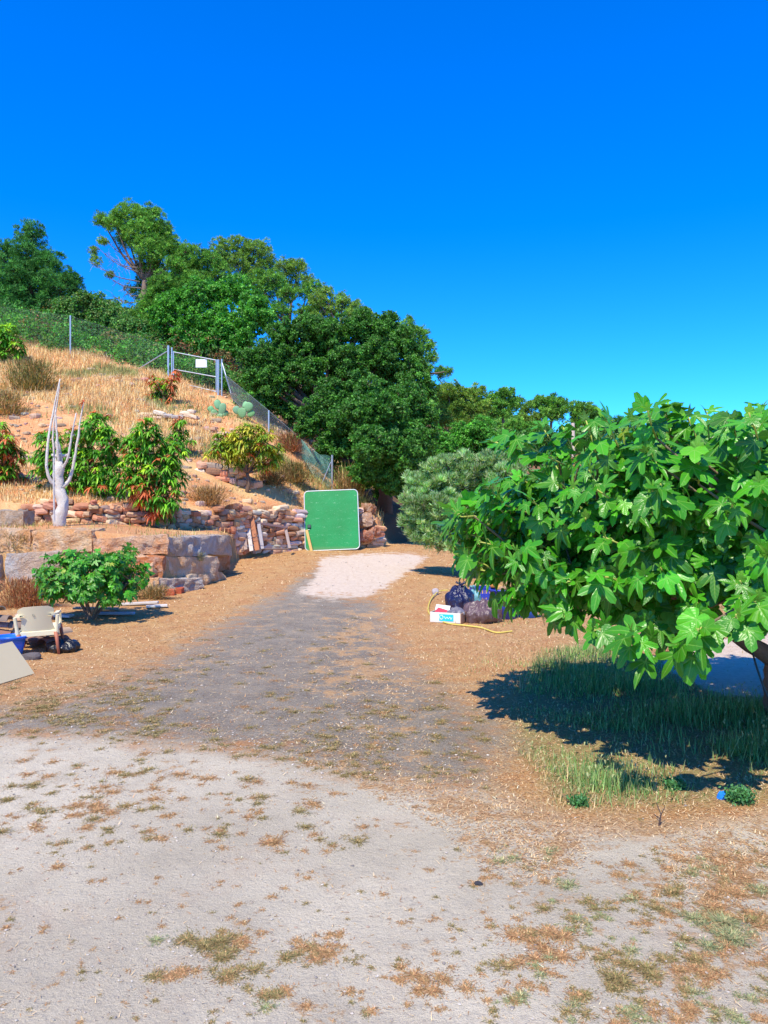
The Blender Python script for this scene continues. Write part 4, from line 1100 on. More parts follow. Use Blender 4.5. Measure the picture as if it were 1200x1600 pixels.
for j in range(nv): tube(m, g_[:, j], .005, 3, cap=False)
m.build('netting', MT['net'], f3)
m = MB(); a = at(896, 715, 60); tube(m, [a, at(895, 661, 60)], .14, 8)
tag(m.build('pole', simple('bare_pale_wood', (0.62, 0.5, 0.42), .8, n=.3)), 'thin pale pole standing in front of the distant wood', 'pole')

# ---------------------------------------------------------------- green panel leaning on the wall
def frame_axes(bl, br, tl):
    X = norm(br-bl); Z0 = tl-bl; Z = norm(Z0-X*np.dot(Z0, X)); Y = np.cross(Z, X); return X, Y, Z
bl, br, tl = at(477, 861, 23.95), at(562, 857.5, 24.0), at(473.5, 768, 24.45)
X, Y, Z = frame_axes(bl, br, tl); Wd = np.linalg.norm(br-bl); Ht = np.dot(tl-bl, Z)
pn = empty('green_panel', bl, 'large green sheet metal panel with a white rounded frame leaning on the orange wall', 'panel')
def rrect(w_, h_, rd, n=6):
    out = []
    for cx, cz, a0 in ((w_-rd, rd, -90), (w_-rd, h_-rd, 0), (rd, h_-rd, 90), (rd, rd, 180)):
        for k in range(n+1):
            a = math.radians(a0+90*k/n); out.append((cx+rd*math.cos(a), cz+rd*math.sin(a)))
    return out
def lift(p, y=0): return bl+X*p[0]+Z*p[1]+Y*y
m = MB(); rr_ = rrect(Wd, Ht, .13); pts = [lift(p) for p in rr_]; tube(m, pts+[pts[0], pts[1]], .016, 8, cap=False); m.build('frame', simple('white_tube', (0.62, 0.68, 0.66), .4, .2, n=.3), pn, smooth=True)
t = NT('painted_green_sheet')
sx = t.n('ShaderNodeMapping'); sx.inputs['Scale'].default_value = (4, 4, 26); t.l(t.tc(), sx.inputs[0])
s2 = t.n('ShaderNodeMapping'); s2.inputs['Scale'].default_value = (1, 1, 7.5); t.l(t.tc(), s2.inputs[0])
n1 = t.noise(2.2, 3, .7, sx.outputs[0]); n2 = t.noise(1.2, 4, .6)
sp = t.n('ShaderNodeSeparateXYZ'); t.l(t.tc(), sp.inputs[0])
row = t.math('ABSOLUTE', t.math('SINE', t.math('MULTIPLY', sp.outputs[2], 12.5)))
c = t.mix(t.ramp(n2, [(.3, 0.0), (.7, 1.0)]), (0.0, 0.20, 0.038), (0.0, 0.25, 0.06))
c = t.mix(t.math('MULTIPLY', t.ramp(n1, [(.60, 0.0), (.68, .55)]), t.math('LESS_THAN', row, .22)), c, (.45, .72, .5))
c = t.mix(t.ramp(t.noise(45, 3, .7), [(.64, 0.0), (.70, .5)]), c, (.3, .7, .45))
c = t.mix(t.ramp(t.noise(3.5, 6, .75), [(.55, 0.0), (.78, .4)]), c, (.05, .22, .07))
c = t.mix(t.math('MULTIPLY', t.ramp(sp.outputs[2], [(0.0, .6), (.16, 0.0)]), n2), c, (.34, .22, .12))
t.base(c); t.set(Roughness=.5, Specular_IOR_Level=.35); t.bump(t.noise(5, 4), .25, .02)
m = MB(); V = []; ring = rrect(Wd-.04, Ht-.04, .11); n = len(ring)
for y in (-.008, .008): V += [lift((p[0]+.02, p[1]+.02), y) for p in ring]
V += [lift((Wd/2, Ht/2), -.008), lift((Wd/2, Ht/2), .008)]
k = np.arange(n); T1 = np.stack([np.full(n, 2*n), k, (k+1) % n], -1); T2 = np.stack([np.full(n, 2*n+1), n+(k+1) % n, n+k], -1)
m.add(V, np.concatenate([T1, T2])); m.Fs.append(np.stack([k, n+k, n+(k+1) % n, (k+1) % n], -1)); m.M.append(np.zeros(n, np.int32))
m.build('sheet', t.m, pn)
m = MB(); RR = [X, Y, Z]; box(m, lift((.14, .78), -.04), (.11, .04, .11), RR, .008); m.build('latch', simple('dark_latch', (0.02, 0.05, 0.045), .5), pn)
m = MB(); box(m, lift((.125, .67), -.025), (.05, .03, .03), RR, .005); m.build('latch_bolt', simple('pale_bolt', (0.4, 0.55, 0.48), .4), pn)
def plank(p0, p1, wd, th, col, name, label, cat, mat=None, face=None, group=None, seed=0):
    p0, p1 = np.array(p0, float), np.array(p1, float); D = norm(p1-p0); fc = norm(np.array(face if face is not None else [0, -1, .15], float)); fc = norm(fc-D*np.dot(D, fc))
    m = MB(); box(m, (p0+p1)/2, (wd, th, np.linalg.norm(p1-p0)), [np.cross(fc, D), -fc, D], min(.006, th*.3), col)
    return tag(m.build(name, mat or MT['wood']), label, cat, group)
plank(at(487, 862, 23.72), at(479, 828, 23.98), .085, .025, (0.62, 0.44, 0.16), 'plank', 'yellowish wooden slat propped against the lower left of the green panel', 'plank')
BG = 'boards propped on the orange wall'
plank(at(384, 859, 21.3), at(381, 822, 21.6), .10, .03, (0.40, 0.30, 0.26), 'board', 'short greyish pink board, leftmost of those propped on the wall', 'board', group=BG)
plank(at(393, 861, 21.2), at(388, 826, 21.6), .11, .025, (0.62, 0.56, 0.52), 'board', 'short whitish board propped between the pink board and the rust red board', 'board', group=BG)
plank(at(402, 860, 21.4), at(391, 797, 21.85), .13, .03, (0.45, 0.19, 0.10), 'board', 'tall rust red board propped next to the empty wooden frame', 'board', group=BG)
plank(at(387, 830, 21.6), at(386, 795, 21.75), .03, .02, (0.3, 0.2, 0.15), 'stick', 'thin brown stick rising behind the short boards on the wall', 'stick')
fr = empty('window_casement', at(425, 859, 22.7), 'empty weathered wooden window frame leaning on the drystone wall', 'frame')
def fbar(a, b, wd, nm, col):
    p0, p1 = at(*a), at(*b); D = norm(p1-p0); fc = norm(np.array([0, -1, .25])); fc = norm(fc-D*np.dot(D, fc))
    m = MB(); box(m, (p0+p1)/2, (wd, .05, np.linalg.norm(p1-p0)), [np.cross(fc, D), -fc, D], .006, col); m.build(nm, MT['wood'], fr)
fbar((410, 858, 21.7), (404, 819, 22.0), .11, 'stile', (0.40, 0.38, 0.42))
fbar((400, 817, 22.01), (449, 824.5, 22.6), .07, 'top_rail', (0.22, 0.14, 0.14))
fbar((453, 857, 22.3), (446.5, 827, 22.6), .085, 'stile', (0.38, 0.30, 0.28))
fbar((412, 858, 21.75), (450, 858, 22.25), .04, 'bottom_rail', (0.25, 0.17, 0.14))

# ---------------------------------------------------------------- rubbish by the olive
def bagmat(name, col, rough=.22, alpha=0, spec=.6):
    t = NT(name); t.base(t.mix(t.noise(6, 4), col, tuple(v*.5 for v in col))); t.set(Roughness=rough, Specular_IOR_Level=spec)
    t.bump(t.noise(9, 5, .6, dist=1.5), .8, .03)
    if alpha: t.set(Transmission_Weight=alpha)
    return t.m
def bag(c, size, seed, knot=True, crease=.16):
    m = MB(); V, Fc = RT[20]; sp = V/np.linalg.norm(V, axis=1, keepdims=True); P = sp.copy()
    z = sp[:, 2]; fl = np.where(z < -.55, -.55+(z+.55)*.25, z)
    P[:, 2] = fl; top = sstep((z-.35)/.65); P[:, 0] *= 1-.35*top; P[:, 1] *= 1-.35*top
    az = np.arctan2(sp[:, 1], sp[:, 0]); cr = np.abs(wob(sp*np.array([1, 1, .35]), 5.5, seed))
    P += sp*(crease*(cr-.35)+.05*wob(sp, 11, seed+1))[:, None]
    P += sp*(.06*top*np.sin(az*9+seed))[:, None]
    P = P*np.array(size)/2; m.add(P+np.array(c)+np.array([0, 0, size[2]*.27]), Fc)
    if knot:
        t0 = np.array(c)+np.array([0, 0, size[2]*.27+size[2]*.47]); r = rng(seed)
        for k in range(5):
            q = t0+np.array([r.normal(0, .035), r.normal(0, .03), .05+r.random()*.03]); tube(m, [t0-np.array([0, 0, .03]), lerp(t0, q, .5)+r.normal(0, .008, 3), q], [.03, .014, .02], 6)
    return m
g1 = gp(719, 955)
tag(bag(g1, (.46, .42, .56), 3, True, .24).build('rubbish_bag', bagmat('navy_bag_plastic', (0.016, 0.016, 0.065)), smooth=True), 'full shiny dark blue rubbish bag, the upright one beside the box', 'bag')
g2 = gp(753, 972)
tag(bag(g2, (.56, .45, .42), 8, False, .34).build('rubbish_bag', bagmat('clear_bag_plastic', (0.17, 0.10, 0.10), .25), smooth=True), 'slumped clear purplish rubbish bag full of brown waste', 'bag')
g3 = gp(742, 950)+np.array([0, .1, .05])
tag(bag(g3, (.24, .22, .34), 12, True, .2).build('carrier_bag', bagmat('aqua_bag_plastic', (0.16, 0.42, 0.45), .35), smooth=True), 'small crumpled aqua carrier bag squeezed between the two rubbish bags', 'bag')
c0 = gp(700, 972); ra = -.38; R = rotz(ra)
bx = empty('cardboard_box', c0, 'open white cardboard tray with a turquoise label lying beside the dark blue bag', 'box')
def lb(p): return c0+np.array(p, float)@R
CARD = simple('white_card', (0.72, 0.66, 0.58), .75, n=.2); CARD2 = simple('brown_card', (0.50, 0.28, 0.15), .8, n=.2)
m = MB(); box(m, lb([0, 0, .012]), (.46, .28, .012), R); box(m, lb([0, -.145, .085]), (.47, .012, .15), R, .003); box(m, lb([0, .145, .085]), (.47, .012, .15), R, .003); box(m, lb([-.235, 0, .085]), (.012, .276, .15), R, .003)
m.build('tray', CARD, bx)
m = MB(); box(m, lb([.240, 0, .08]), (.012, .30, .15), R, .003); m.build('end_panel', CARD2, bx)
m = MB(); box(m, lb([-.05, -.02, .15]), (.26, .16, .008), np.array(rotm(.3, .25, 0))@R, .002); m.build('flap', simple('red_card', (0.65, 0.05, 0.07), .6), bx)
m = MB(); box(m, lb([-.11, .09, .20]), (.22, .14, .006), np.array(rotm(.5, .1, .2))@R, .002); m.build('flap', CARD, bx)
LAB = simple('turquoise_print', (0.02, 0.52, 0.62), .5); WPR = simple('white_print', (0.8, 0.85, 0.85), .5)
m = MB(); box(m, lb([.02, -.153, .085]), (.22, .003, .10), R); m.build('label', LAB, bx)
m = MB(); ang = np.linspace(0, 2*math.pi, 17)
tube(m, [lb([-.055+.026*math.cos(a), -.156, .09+.03*math.sin(a)]) for a in ang], .005, 4)
xs = np.linspace(-.015, .11, 26); tube(m, [lb([x, -.156, .083+.016*math.sin((x+.02)*150)*(1-.3*math.sin(x*40))]) for x in xs], .0045, 4)
m.build('lettering', WPR, bx)
m = bag(lb([.12, .02, .09]), (.26, .22, .17), 31, False, .3)
tag(m.build('plastic_wrap', bagmat('grey_wrap', (0.22, 0.2, 0.23), .35), smooth=True), 'crumpled grey plastic film stuffed in the white cardboard tray', 'wrapping')
hp = [gp(700, 927)+[0, 0, .06], gp(686, 928)+[0, 0, .05], gp(674, 938)+[0, 0, .03], gp(669, 955)+[0, 0, .02], gp(678, 967)+[0, 0, .018], gp(700, 976)+[0, 0, .02], gp(725, 979)+[0, 0, .018], gp(752, 983)+[0, 0, .02], gp(775, 990)+[0, 0, .016], gp(800, 988)+[0, 0, .016]]
m = MB(); tube(m, curve(hp, 60), .012, 8); tag(m.build('garden_hose', simple('yellow_hose', (0.68, 0.52, 0.10), .45)), 'thin yellow hose looping round the white cardboard tray', 'hose')
BLUE = simple('blue_crate_plastic', (0.035, 0.06, 0.42), .4, n=.2)
def crate(c, w_, dp, h, rz_, label, fill=False):
    R = rotz(rz_); c = np.array(c); e = empty('plastic_crate', c, label, 'crate', 'blue crates behind the rubbish bags')
    L = lambda p: c+np.array(p, float)@R
    m = MB(); box(m, L([0, 0, .015]), (w_, dp, .02), R, .004)
    for z in (.05, h*.5, h-.02):
        for s_ in (-1, 1): box(m, L([0, s_*dp/2, z]), (w_, .012, .035), R, .004); box(m, L([s_*w_/2, 0, z]), (.012, dp, .035), R, .004)
    for k in range(7):
        x = -w_/2+w_*k/6
        for s_ in (-1, 1): box(m, L([x, s_*(dp/2+.006), h/2]), (.022, .010, h-.02), R, .003)
    for k in range(1, 4):
        for s_ in (-1, 1): box(m, L([s_*(w_/2+.006), -dp/2+dp*k/4, h/2]), (.010, .022, h-.02), R, .003)
    m.build('body', BLUE, e)
    m = MB(); 
    for s_ in (-1, 1): box(m, L([0, s_*dp/2, h]), (w_+.03, .03, .022), R, .006); box(m, L([s_*w_/2, 0, h+.002]), (.03, dp, .022), R, .006)
    m.build('rim', BLUE, e); return e
crate(gp(758, 945)+[0, .1, 0], .42, .32, .30, .2, 'open slatted blue crate behind the aqua carrier bag')
def tub(c, r0, r1, h, label, name='plastic_bin', mat=None, cat='bin', tilt=None, group=None):
    e = empty(name, c, label, cat, group); prof = [(0, 0), (r0, 0), (lerp(r0, r1, .5), h*.5), (r1, h-.03), (r1+.02, h-.03), (r1+.02, h), (r1-.008, h), (r0-.01, .03), (0, .03)]
    n = 28; V = []; a = np.arange(n)/n*2*np.pi
    for q, z in prof: V.append(np.stack([q*np.cos(a), q*np.sin(a)*.85, np.full(n, z)], -1))
    V = np.concatenate(V); V = V@(tilt if tilt is not None else np.eye(3))+np.array(c)
    i = np.arange(len(prof)-1)[:, None]*n; j = np.arange(n)[None]; j2 = (j+1) % n
    m = MB(); m.add(V, np.stack([i+j, i+j2, i+n+j2, i+n+j], -1).reshape(-1, 4)); m.build('body', mat or BLUE, e, smooth=True)
    m = MB(); ap = np.linspace(0, 2*np.pi, 33); q = np.stack([(r1+.015)*np.cos(ap), (r1+.015)*np.sin(ap)*.85, np.full(33, h-.005)], -1)
    tube(m, q@(tilt if tilt is not None else np.eye(3))+np.array(c), .012, 6, cap=False); m.build('rim', mat or BLUE, e, smooth=True); return e
c1 = gp(790, 968)+[0, .12, 0]; tub(c1, .17, .23, .46, 'tall dark blue bin topped with brown scraps, right of the clear bag')
c2 = gp(826, 966)+[0, .1, 0]; tub(c2, .15, .19, .30, 'smaller blue bin half hidden by the fig leaves', mat=simple('bright_blue_plastic', (0.02, 0.14, 0.60), .4))
r = rng(9)
for k in range(9):
    col = [(0.55, 0.22, 0.05), (0.35, 0.17, 0.08), (0.60, 0.35, 0.10), (0.45, 0.28, 0.16)][k % 4]
    m = MB(); rock(m, c1+np.array([r.uniform(-.15, .15), r.uniform(-.12, .12), .46+r.uniform(0, .05)]), (.12, .11, .09), 70+k, 5, None, col, .2, .2)
    tag(m.build('food_scrap', MT['stone'], smooth=True), ['orange','dark brown','ochre','tan'][k % 4]+' scrap heaped on the tall dark blue bin, '+['at its near left','at its centre','at its far right','by its right rim','lying uppermost','at its left rim','at the back of the heap','half sunk in the middle','at the near rim'][k], 'scrap', 'scraps heaped on the tall bin')
m = MB(); rock(m, gp(680, 929)+[0, 0, .05], (.12, .1, .13), 5, 5, None, (.5, .45, .46), .15)
tag(m.build('stone', MT['stone']), 'small pale upright stone left of the dark blue bag', 'stone')

# ---------------------------------------------------------------- left corner: chair, tiles, board, tub
cc = gp(61, 1022); rz_ = math.radians(16)
ch = empty('plastic_chair', cc, 'cream plastic garden chair with red dirt stained legs, seen from behind', 'chair')
tiltm = rotm(.07, -.045, 0)@rotz(rz_)
K = np.array([.86, .86, .72])
def CP(p): return (np.asarray(p, float)*K)@tiltm+cc
def sheet(poly, y, th, bend=0.0, n=10, holes=None):
    """flat outline (x,z) lofted to a thin curved sheet"""
    return
def grid_sheet(m, fn, nu, nv, th, nrm):
    P = np.array([[fn(i/(nu-1), j/(nv-1)) for j in range(nv)] for i in range(nu)])
    V = np.concatenate([P.reshape(-1, 3), P.reshape(-1, 3)+np.array(nrm)*th]); n = nu*nv
    i = np.arange(nu-1)[:, None]; j = np.arange(nv-1)[None]
    q = np.stack([i*nv+j, i*nv+j+1, (i+1)*nv+j+1, (i+1)*nv+j], -1).reshape(-1, 4)
    rim = [k for k in range(nv)]+[k*nv+nv-1 for k in range(1, nu)]+[(nu-1)*nv+k for k in range(nv-2, -1, -1)]+[k*nv for k in range(nu-2, 0, -1)]
    rim = np.array(rim); r2 = np.roll(rim, -1)
    m.add(CP(V), np.concatenate([q[:, ::-1], q+n, np.stack([rim, r2, r2+n, rim+n], -1)]))
PC = MT['plastic_c']
# chair faces +y (away from the camera); back at y = 0
def fback(u, v):
    z = .36+.46*v; wd = np.interp(v, [0, .25, .5, .7, .86, .96, 1], [.235, .205, .19, .225, .235, .21, .16])
    x = (u*2-1)*wd; return [x, -.10*v-.03+.05*(x/.24)**2-.0, z+.012*math.cos(x*7)]
m = MB(); grid_sheet(m, fback, 17, 15, .012, (0, 1, 0)); 
m.build('backrest', PC, ch, smooth=False)
m = MB(); MK = simple('moulded_mark', (0.30, 0.28, 0.2), .6)
for dx, dz, w2, h2 in ((-.03, .70, .022, .006), (-.035, .69, .006, .03), (-.03, .675, .018, .006), (-.012, .683, .006, .02), (-.02, .66, .03, .005)):
    yb = -.10*((dz-.36)/.46)-.03-.004+.05*(dx/.24)**2
    P_ = [[dx-w2/2, yb, dz-h2/2], [dx+w2/2, yb, dz-h2/2], [dx+w2/2, yb, dz+h2/2], [dx-w2/2, yb, dz+h2/2]]
    m.add(CP(P_), [[0, 1, 2, 3]])
m.build('moulded_emblem', MK, ch)
def fseat(u, v):
    x = (u*2-1)*lerp(.225, .25, v); y = .47*v-.02; return [x, y, .40+.02*v-.02*(1-(x/.25)**2)]
m = MB(); grid_sheet(m, fseat, 9, 9, .01, (0, 0, -1))
box2 = lambda c_, s_, mi=0: box(m, CP(c_), np.array(s_)*K, tiltm, .004)
box2([0, -.035, .355], (.47, .012, .085)); box2([0, .455, .375], (.50, .012, .06))
for s_ in (-1, 1): box2([s_*.243, .21, .365], (.012, .48, .07))
m.build('seat', PC, ch)
for s_ in (-1, 1):
    m = MB(); cv = curve([[s_*.20, -.10, .68], [s_*.262, -.05, .675], [s_*.275, .1, .655], [s_*.275, .30, .64], [s_*.27, .40, .58], [s_*.262, .42, .42]], 20)
    w_ = .028
    P_ = np.array(cv); Vv = np.concatenate([P_+[0, 0, .012], P_-[s_*w_*2, 0, -.008], P_-[s_*w_*2, 0, .008], P_-[0, 0, .022]]); n = len(P_); k = np.arange(n-1)
    Fq = np.concatenate([np.stack([a*n+k, a*n+k+1, ((a+1) % 4)*n+k+1, ((a+1) % 4)*n+k], -1) for a in range(4)])
    m.add(CP(Vv), Fq)
    # rear upright from the arm down to the skirt: leaves the opening beside the back
    tube(m, CP([[s_*.272, -.05, .655], [s_*.262, -.045, .52], [s_*.25, -.04, .36]]), [.022, .02, .024], 8)
    m.build('armrest', PC, ch, smooth=False)
for s_, y, sp_ in ((-1, -.04, -.05), (1, -.04, -.05), (-1, .44, .04), (1, .44, .04)):
    m = MB(); tube(m, CP([[s_*.24, y, .37], [s_*.255, y+sp_*.5, .18], [s_*.268, y+sp_, -.02]]), [.026, .02, .016], 8)
    m.build('leg', MT['red_dirt'], ch, smooth=True)

TILE = attr_mat('old_roof_clay', .85, 9, .6, .4, 40, .01)
def roof_tile(mbx, c, R, L=.44, ra=.095, rb=.075, th=.014, col=(0.42, 0.26, 0.18), seed=0):
    n = 11; a = np.linspace(math.radians(8), math.radians(172), n); V = []
    for x, q in ((-L/2, ra), (L/2, rb)):
        for rr2 in (q, q-th): V.append(np.stack([np.full(n, x), rr2*np.cos(a), rr2*np.sin(a)-.03], -1))
    V = np.concatenate(V)@R+np.array(c); k = np.arange(n-1); o = [0, n, 2*n, 3*n]
    q = [np.stack([k, k+1, 2*n+k+1, 2*n+k], -1), np.stack([n+k+1, n+k, 3*n+k, 3*n+k+1], -1), np.stack([k+1, k, n+k, n+k+1], -1), np.stack([2*n+k, 2*n+k+1, 3*n+k+1, 3*n+k], -1),
         np.array([[0, 2*n, 3*n, n], [n-1, 2*n-1, 4*n-1, 3*n-1]])]
    mbx.add(V, np.concatenate(q), col)
r = rng(4); pb = gp(55, 1012)
rows = [(-.62, .02), (-.38, .03), (-.14, .02), (.10, .03), (.33, .0)]
desc = {}
k = 0
specs = [(-.66,.0,.03,.1,'lowest tile at the left end of the pile'),(-.60,.02,.13,.05,'tile laid crosswise above the lowest left one'),(-.66,.05,.22,.15,'third tile up at the left of the pile'),(-.60,.0,.31,-.1,'long brown tile near the top left of the pile'),(-.68,.02,.41,-.35,'topmost tilted tan tile of the left stack'),
         (-.18,.05,.03,.1,'lowest tile under the middle of the chair'),(-.16,.1,.12,-.05,'second tile up under the chair seat'),(-.2,.1,.21,.1,'tile behind the chair back low down'),(-.15,.14,.3,.05,'uppermost tile seen through the chair opening'),
         (.16,.0,.03,1.3,'end-on tile by the right rear leg, bottom one'),(.18,.03,.13,1.25,'end-on tile by the right rear leg, upper one'),(-.04,-.05,.03,1.4,'end-on pale tile at the left rear chair leg'),(-.44,-.08,.02,1.2,'end-on tile just behind the blue tub')]
for dx, dy, dz, a, lab in specs:
    m = MB(); col = vary([(0.40,0.25,0.17),(0.33,0.19,0.12),(0.5,0.33,0.22),(0.28,0.2,0.16)][k % 4], 1, r, .15)[0]
    c_ = pb+np.array([dx, dy+.16, dz+.03]); roof_tile(m, c_, rotm(r.normal(0, .1), r.normal(0, .06), a), col=col)
    tag(m.build('roof_tile', TILE, smooth=False), 'old curved clay roof tile, '+lab, 'roof tile', 'roof tiles piled behind the chair'); k += 1
m = bag(gp(97, 1018), (.36, .3, .2), 21, False, .3); tag(m.build('plastic_sack', bagmat('black_sack_plastic', (0.015, 0.014, 0.017), .35), smooth=True), 'crumpled black plastic sack on the ground just right of the chair', 'sack')
m = MB(); rock(m, gp(112, 1010)+[0, 0, .04], (.13, .1, .08), 7, 5, None, (.22, .24, .26), .2); tag(m.build('stone', MT['stone']), 'small grey stone beside the black plastic sack', 'stone')
m = MB(); rock(m, gp(50, 1029)+[0, -.05, .03], (.2, .12, .09), 17, 5, None, (.14, .12, .12), .2); tag(m.build('stone', MT['stone']), 'dark flat stone under the chair between its rear legs', 'stone')
# blue tub and the beige board leaning on it
tb_c = gp(2, 1030)+[0, .25, .0]
tub(tb_c, .12, .16, .23, 'bright blue round tub behind the beige board at the left edge', 'wash_tub', simple('bright_blue_tub', (0.01, 0.13, 0.75), .35), 'tub')
BR, BL2 = gp(54, 1053), gp(-75, 1092)
TR = at(19, 1003, BR[1]+.40); BLx = norm(BL2-BR); up = TR-BR
m = MB(); Pq = np.array([BR, BL2, BL2+up*1.0, TR]); nn = norm(np.cross(BL2-BR, up)); nn = nn if nn[1] < 0 else -nn
V = np.concatenate([Pq, Pq-nn*.018]); V[:, 2] += .006
m.add(V, [[0, 1, 2, 3], [7, 6, 5, 4], [0, 4, 5, 1], [1, 5, 6, 2], [2, 6, 7, 3], [3, 7, 4, 0]])
tag(m.build('board', simple('beige_laminate', (0.50, 0.41, 0.25), .6, n=.25, ns=3)), 'plain beige board leaning low over the ground in the left corner', 'board')
# planks and scraps round the little fig
PL = [(205,946,.9,.14,.12,(0.6,.55,.52),'bleached long plank lying behind the small fig bush'),(245,950,.34,.14,.3,(.72,.68,.64),'short whitish plank, rightmost of those round the small fig bush'),(180,962,.6,.1,.05,(.45,.5,.62),'bluish plank in the shade right of the small fig stem'),(92,966,.42,.16,-.1,(.6,.6,.64),'pale plank end poking out left of the small fig bush'),(150,955,.7,.1,.2,(.4,.33,.28),'brown plank lying behind the small fig stem')]
for k, (px, py, L_, w_, a, c, lab) in enumerate(PL):
    g0 = gp(px, py); m = MB(); box(m, g0+np.array([0, 0, .03+.004*k]), (L_, w_, .035), rotm(0, .02*(k-2), a), .005, c)
    tag(m.build('plank', MT['wood']), lab, 'plank', 'planks lying round the small fig bush')
for k, (px, py, a, lab) in enumerate([(262,930,.2,'left lower'),(276,927,-.1,'middle'),(290,921,.4,'right, orange'),(302,918,.1,'outermost right, pale')]):
    g0 = gp(px, py); m = MB(); c = [(0.5,.12,.06),(.45,.10,.05),(.5,.24,.12),(.52,.36,.25)][k]
    rock(m, g0+np.array([0, 0, .06]), (.26, .16, .12), 90+k, 5, rotm(.1, .1, a), c, .08, .85)
    tag(m.build('broken_brick', MT['stone']), 'broken red brick at the foot of the boulder wall, '+lab+' one', 'brick', 'broken bricks below the boulder wall')
# tube hanging by the fig trunk, blue cap
m = MB(); tube(m, curve([at(1166, 972, 5.7), at(1176, 1020, 5.62), at(1189, 1062, 5.55), at(1206, 1102, 5.5), at(1225, 1125, 5.5)], 20), .007, 6)
tag(m.build('irrigation_tube', simple('black_tube', (.012, .012, .012), .4)), 'thin black irrigation tube hanging beside the fig trunk', 'tube')
m = MB(); rock(m, gp(1130, 1249)+[0, 0, .02], (.055, .04, .05), 3, 5, rotm(.4, .2, .5), (.02, .22, .75), .25, .5)
tag(m.build('bottle_cap', attr_mat('blue_cap_plastic', .4, 5, .1, 0)), 'small crumpled bright blue cap in the grass at lower right', 'cap')
m = MB(); g0 = gp(1030, 1290); r = rng(5)
tube(m, [g0, g0+[.01, 0, .06], g0+[-.01, .02, .12]], [.006, .004, .002], 5, (.12, .08, .07)); tube(m, [g0+[.005, 0, .05], g0+[.03, 0, .1]], [.004, .002], 4, (.12, .08, .07)); tube(m, [g0+[.01, 0, .03], g0+[-.025, 0, .06]], [.004, .002], 4, (.12, .08, .07))
tag(m.build('dead_twig', MT['bark']), 'small dark dead twig sticking up from the bare ground below the grass', 'twig')
m = MB(); rock(m, gp(748, 1382)+[0, 0, .004], (.035, .025, .014), 3, 5, None, (.05, .05, .06), .2)
tag(m.build('stone', MT['stone']), 'single flat black stone on the pale yard, right of centre', 'stone')
# ---------------------------------------------------------------- grass, straw, weeds, pebbles
def ground_pts(px, py):
    """vectorised gp()"""
    d = EYE*F/np.maximum(py-800, 8)
    for _ in range(14):
        x = (px-600)/F*d; z = yard(x, d, px); d = .4*d+.6*(EYE-z)*F/np.maximum(py-800, 8)
    x = (px-600)/F*d; return np.stack([x, d, zt(x, d)], -1)
def clump_noise(P, f, s): return wob(P*np.array([1, 1, 0]), f, s)
def px_of(P): return 600+F*P[:, 0]/P[:, 1], 800-F*(P[:, 2]-EYE)/P[:, 1]

# dry grass of the slope
r = rng(21); n = 150000
y = r.uniform(17, 46, n); px = r.uniform(-90, 600, n); x = (px-600)/F*y
ok = (y > D_dry(px)+.15); x, y, px = x[ok], y[ok], px[ok]; z = zt(x, y)
P = np.stack([x, y, z], -1); _, py = px_of(P)
top = np.interp(px, [-100, 0, 110, 262, 345, 420, 520, 600], [535, 541, 555, 590, 612, 672, 760, 850])
dens = np.where((px < 340) & (y > 25), 1.0, .75)*np.clip(1.1+2.2*clump_noise(P, 1.1, 4), .05, 1.4)
dens *= np.where((px > 260) & (px < 420) & (y > 28), .35, 1)
ok = (r.random(len(P)) < dens) & (y < 42); P = P[ok]; n = len(P); y = P[:, 1]; pxx = 600+F*P[:, 0]/y
cn = clump_noise(P, .8, 7)
pal = np.array([(0.80,0.58,0.26),(0.70,0.47,0.18),(0.86,0.68,0.36),(0.58,0.34,0.14)])
col = pal[r.integers(0, 4, n)]*np.exp(r.normal(0, .15, (n, 1)))
gr = (cn > .55); col[gr] = np.array([.34, .34, .12])*np.exp(r.normal(0, .2, (gr.sum(), 1)))
H = r.uniform(.14, .42, n)*np.where((pxx < 330) & (y > 25), 1.15, .7)
D = np.stack([r.normal(0, .28, n), r.normal(0, .28, n), np.ones(n)], -1)
m = MB(); blades(m, P-np.array([0, 0, .03]), D, H, .009+.00055*y, r.uniform(0, .5, n), np.clip(col, 0, .9), 2)
tag(m.build('dry_slope_grass', MT['straw']), 'tall golden dry grass covering the terraced slope', 'grass', kind='stuff')

# terrace grass and tufts on top of the boulder wall
n = 16000; px = r.uniform(-120, 360, n); y = r.uniform(14.6, 21, n)
ok = (y > D_boulder(px)+.25) & (y < D_dry(px)-.1); px, y = px[ok], y[ok]; x = (px-600)/F*y; P = np.stack([x, y, zt(x, y)], -1)
ok = r.random(len(P)) < np.clip(.35+1.3*clump_noise(P, 1.5, 2), .05, 1); P = P[ok]; n = len(P)
col = np.array([(0.5,0.33,0.14),(0.28,0.30,0.08),(0.58,0.4,0.2)])[r.integers(0, 3, n)]*np.exp(r.normal(0, .2, (n, 1)))
m = MB(); blades(m, P, np.stack([r.normal(0, .4, n), r.normal(0, .4, n), np.ones(n)], -1), r.uniform(.05, .2, n), .014, r.uniform(0, .5, n), col, 2)
tag(m.build('terrace_grass', MT['straw']), 'short mixed dry grass on the ledge above the boulder wall', 'grass', kind='stuff')

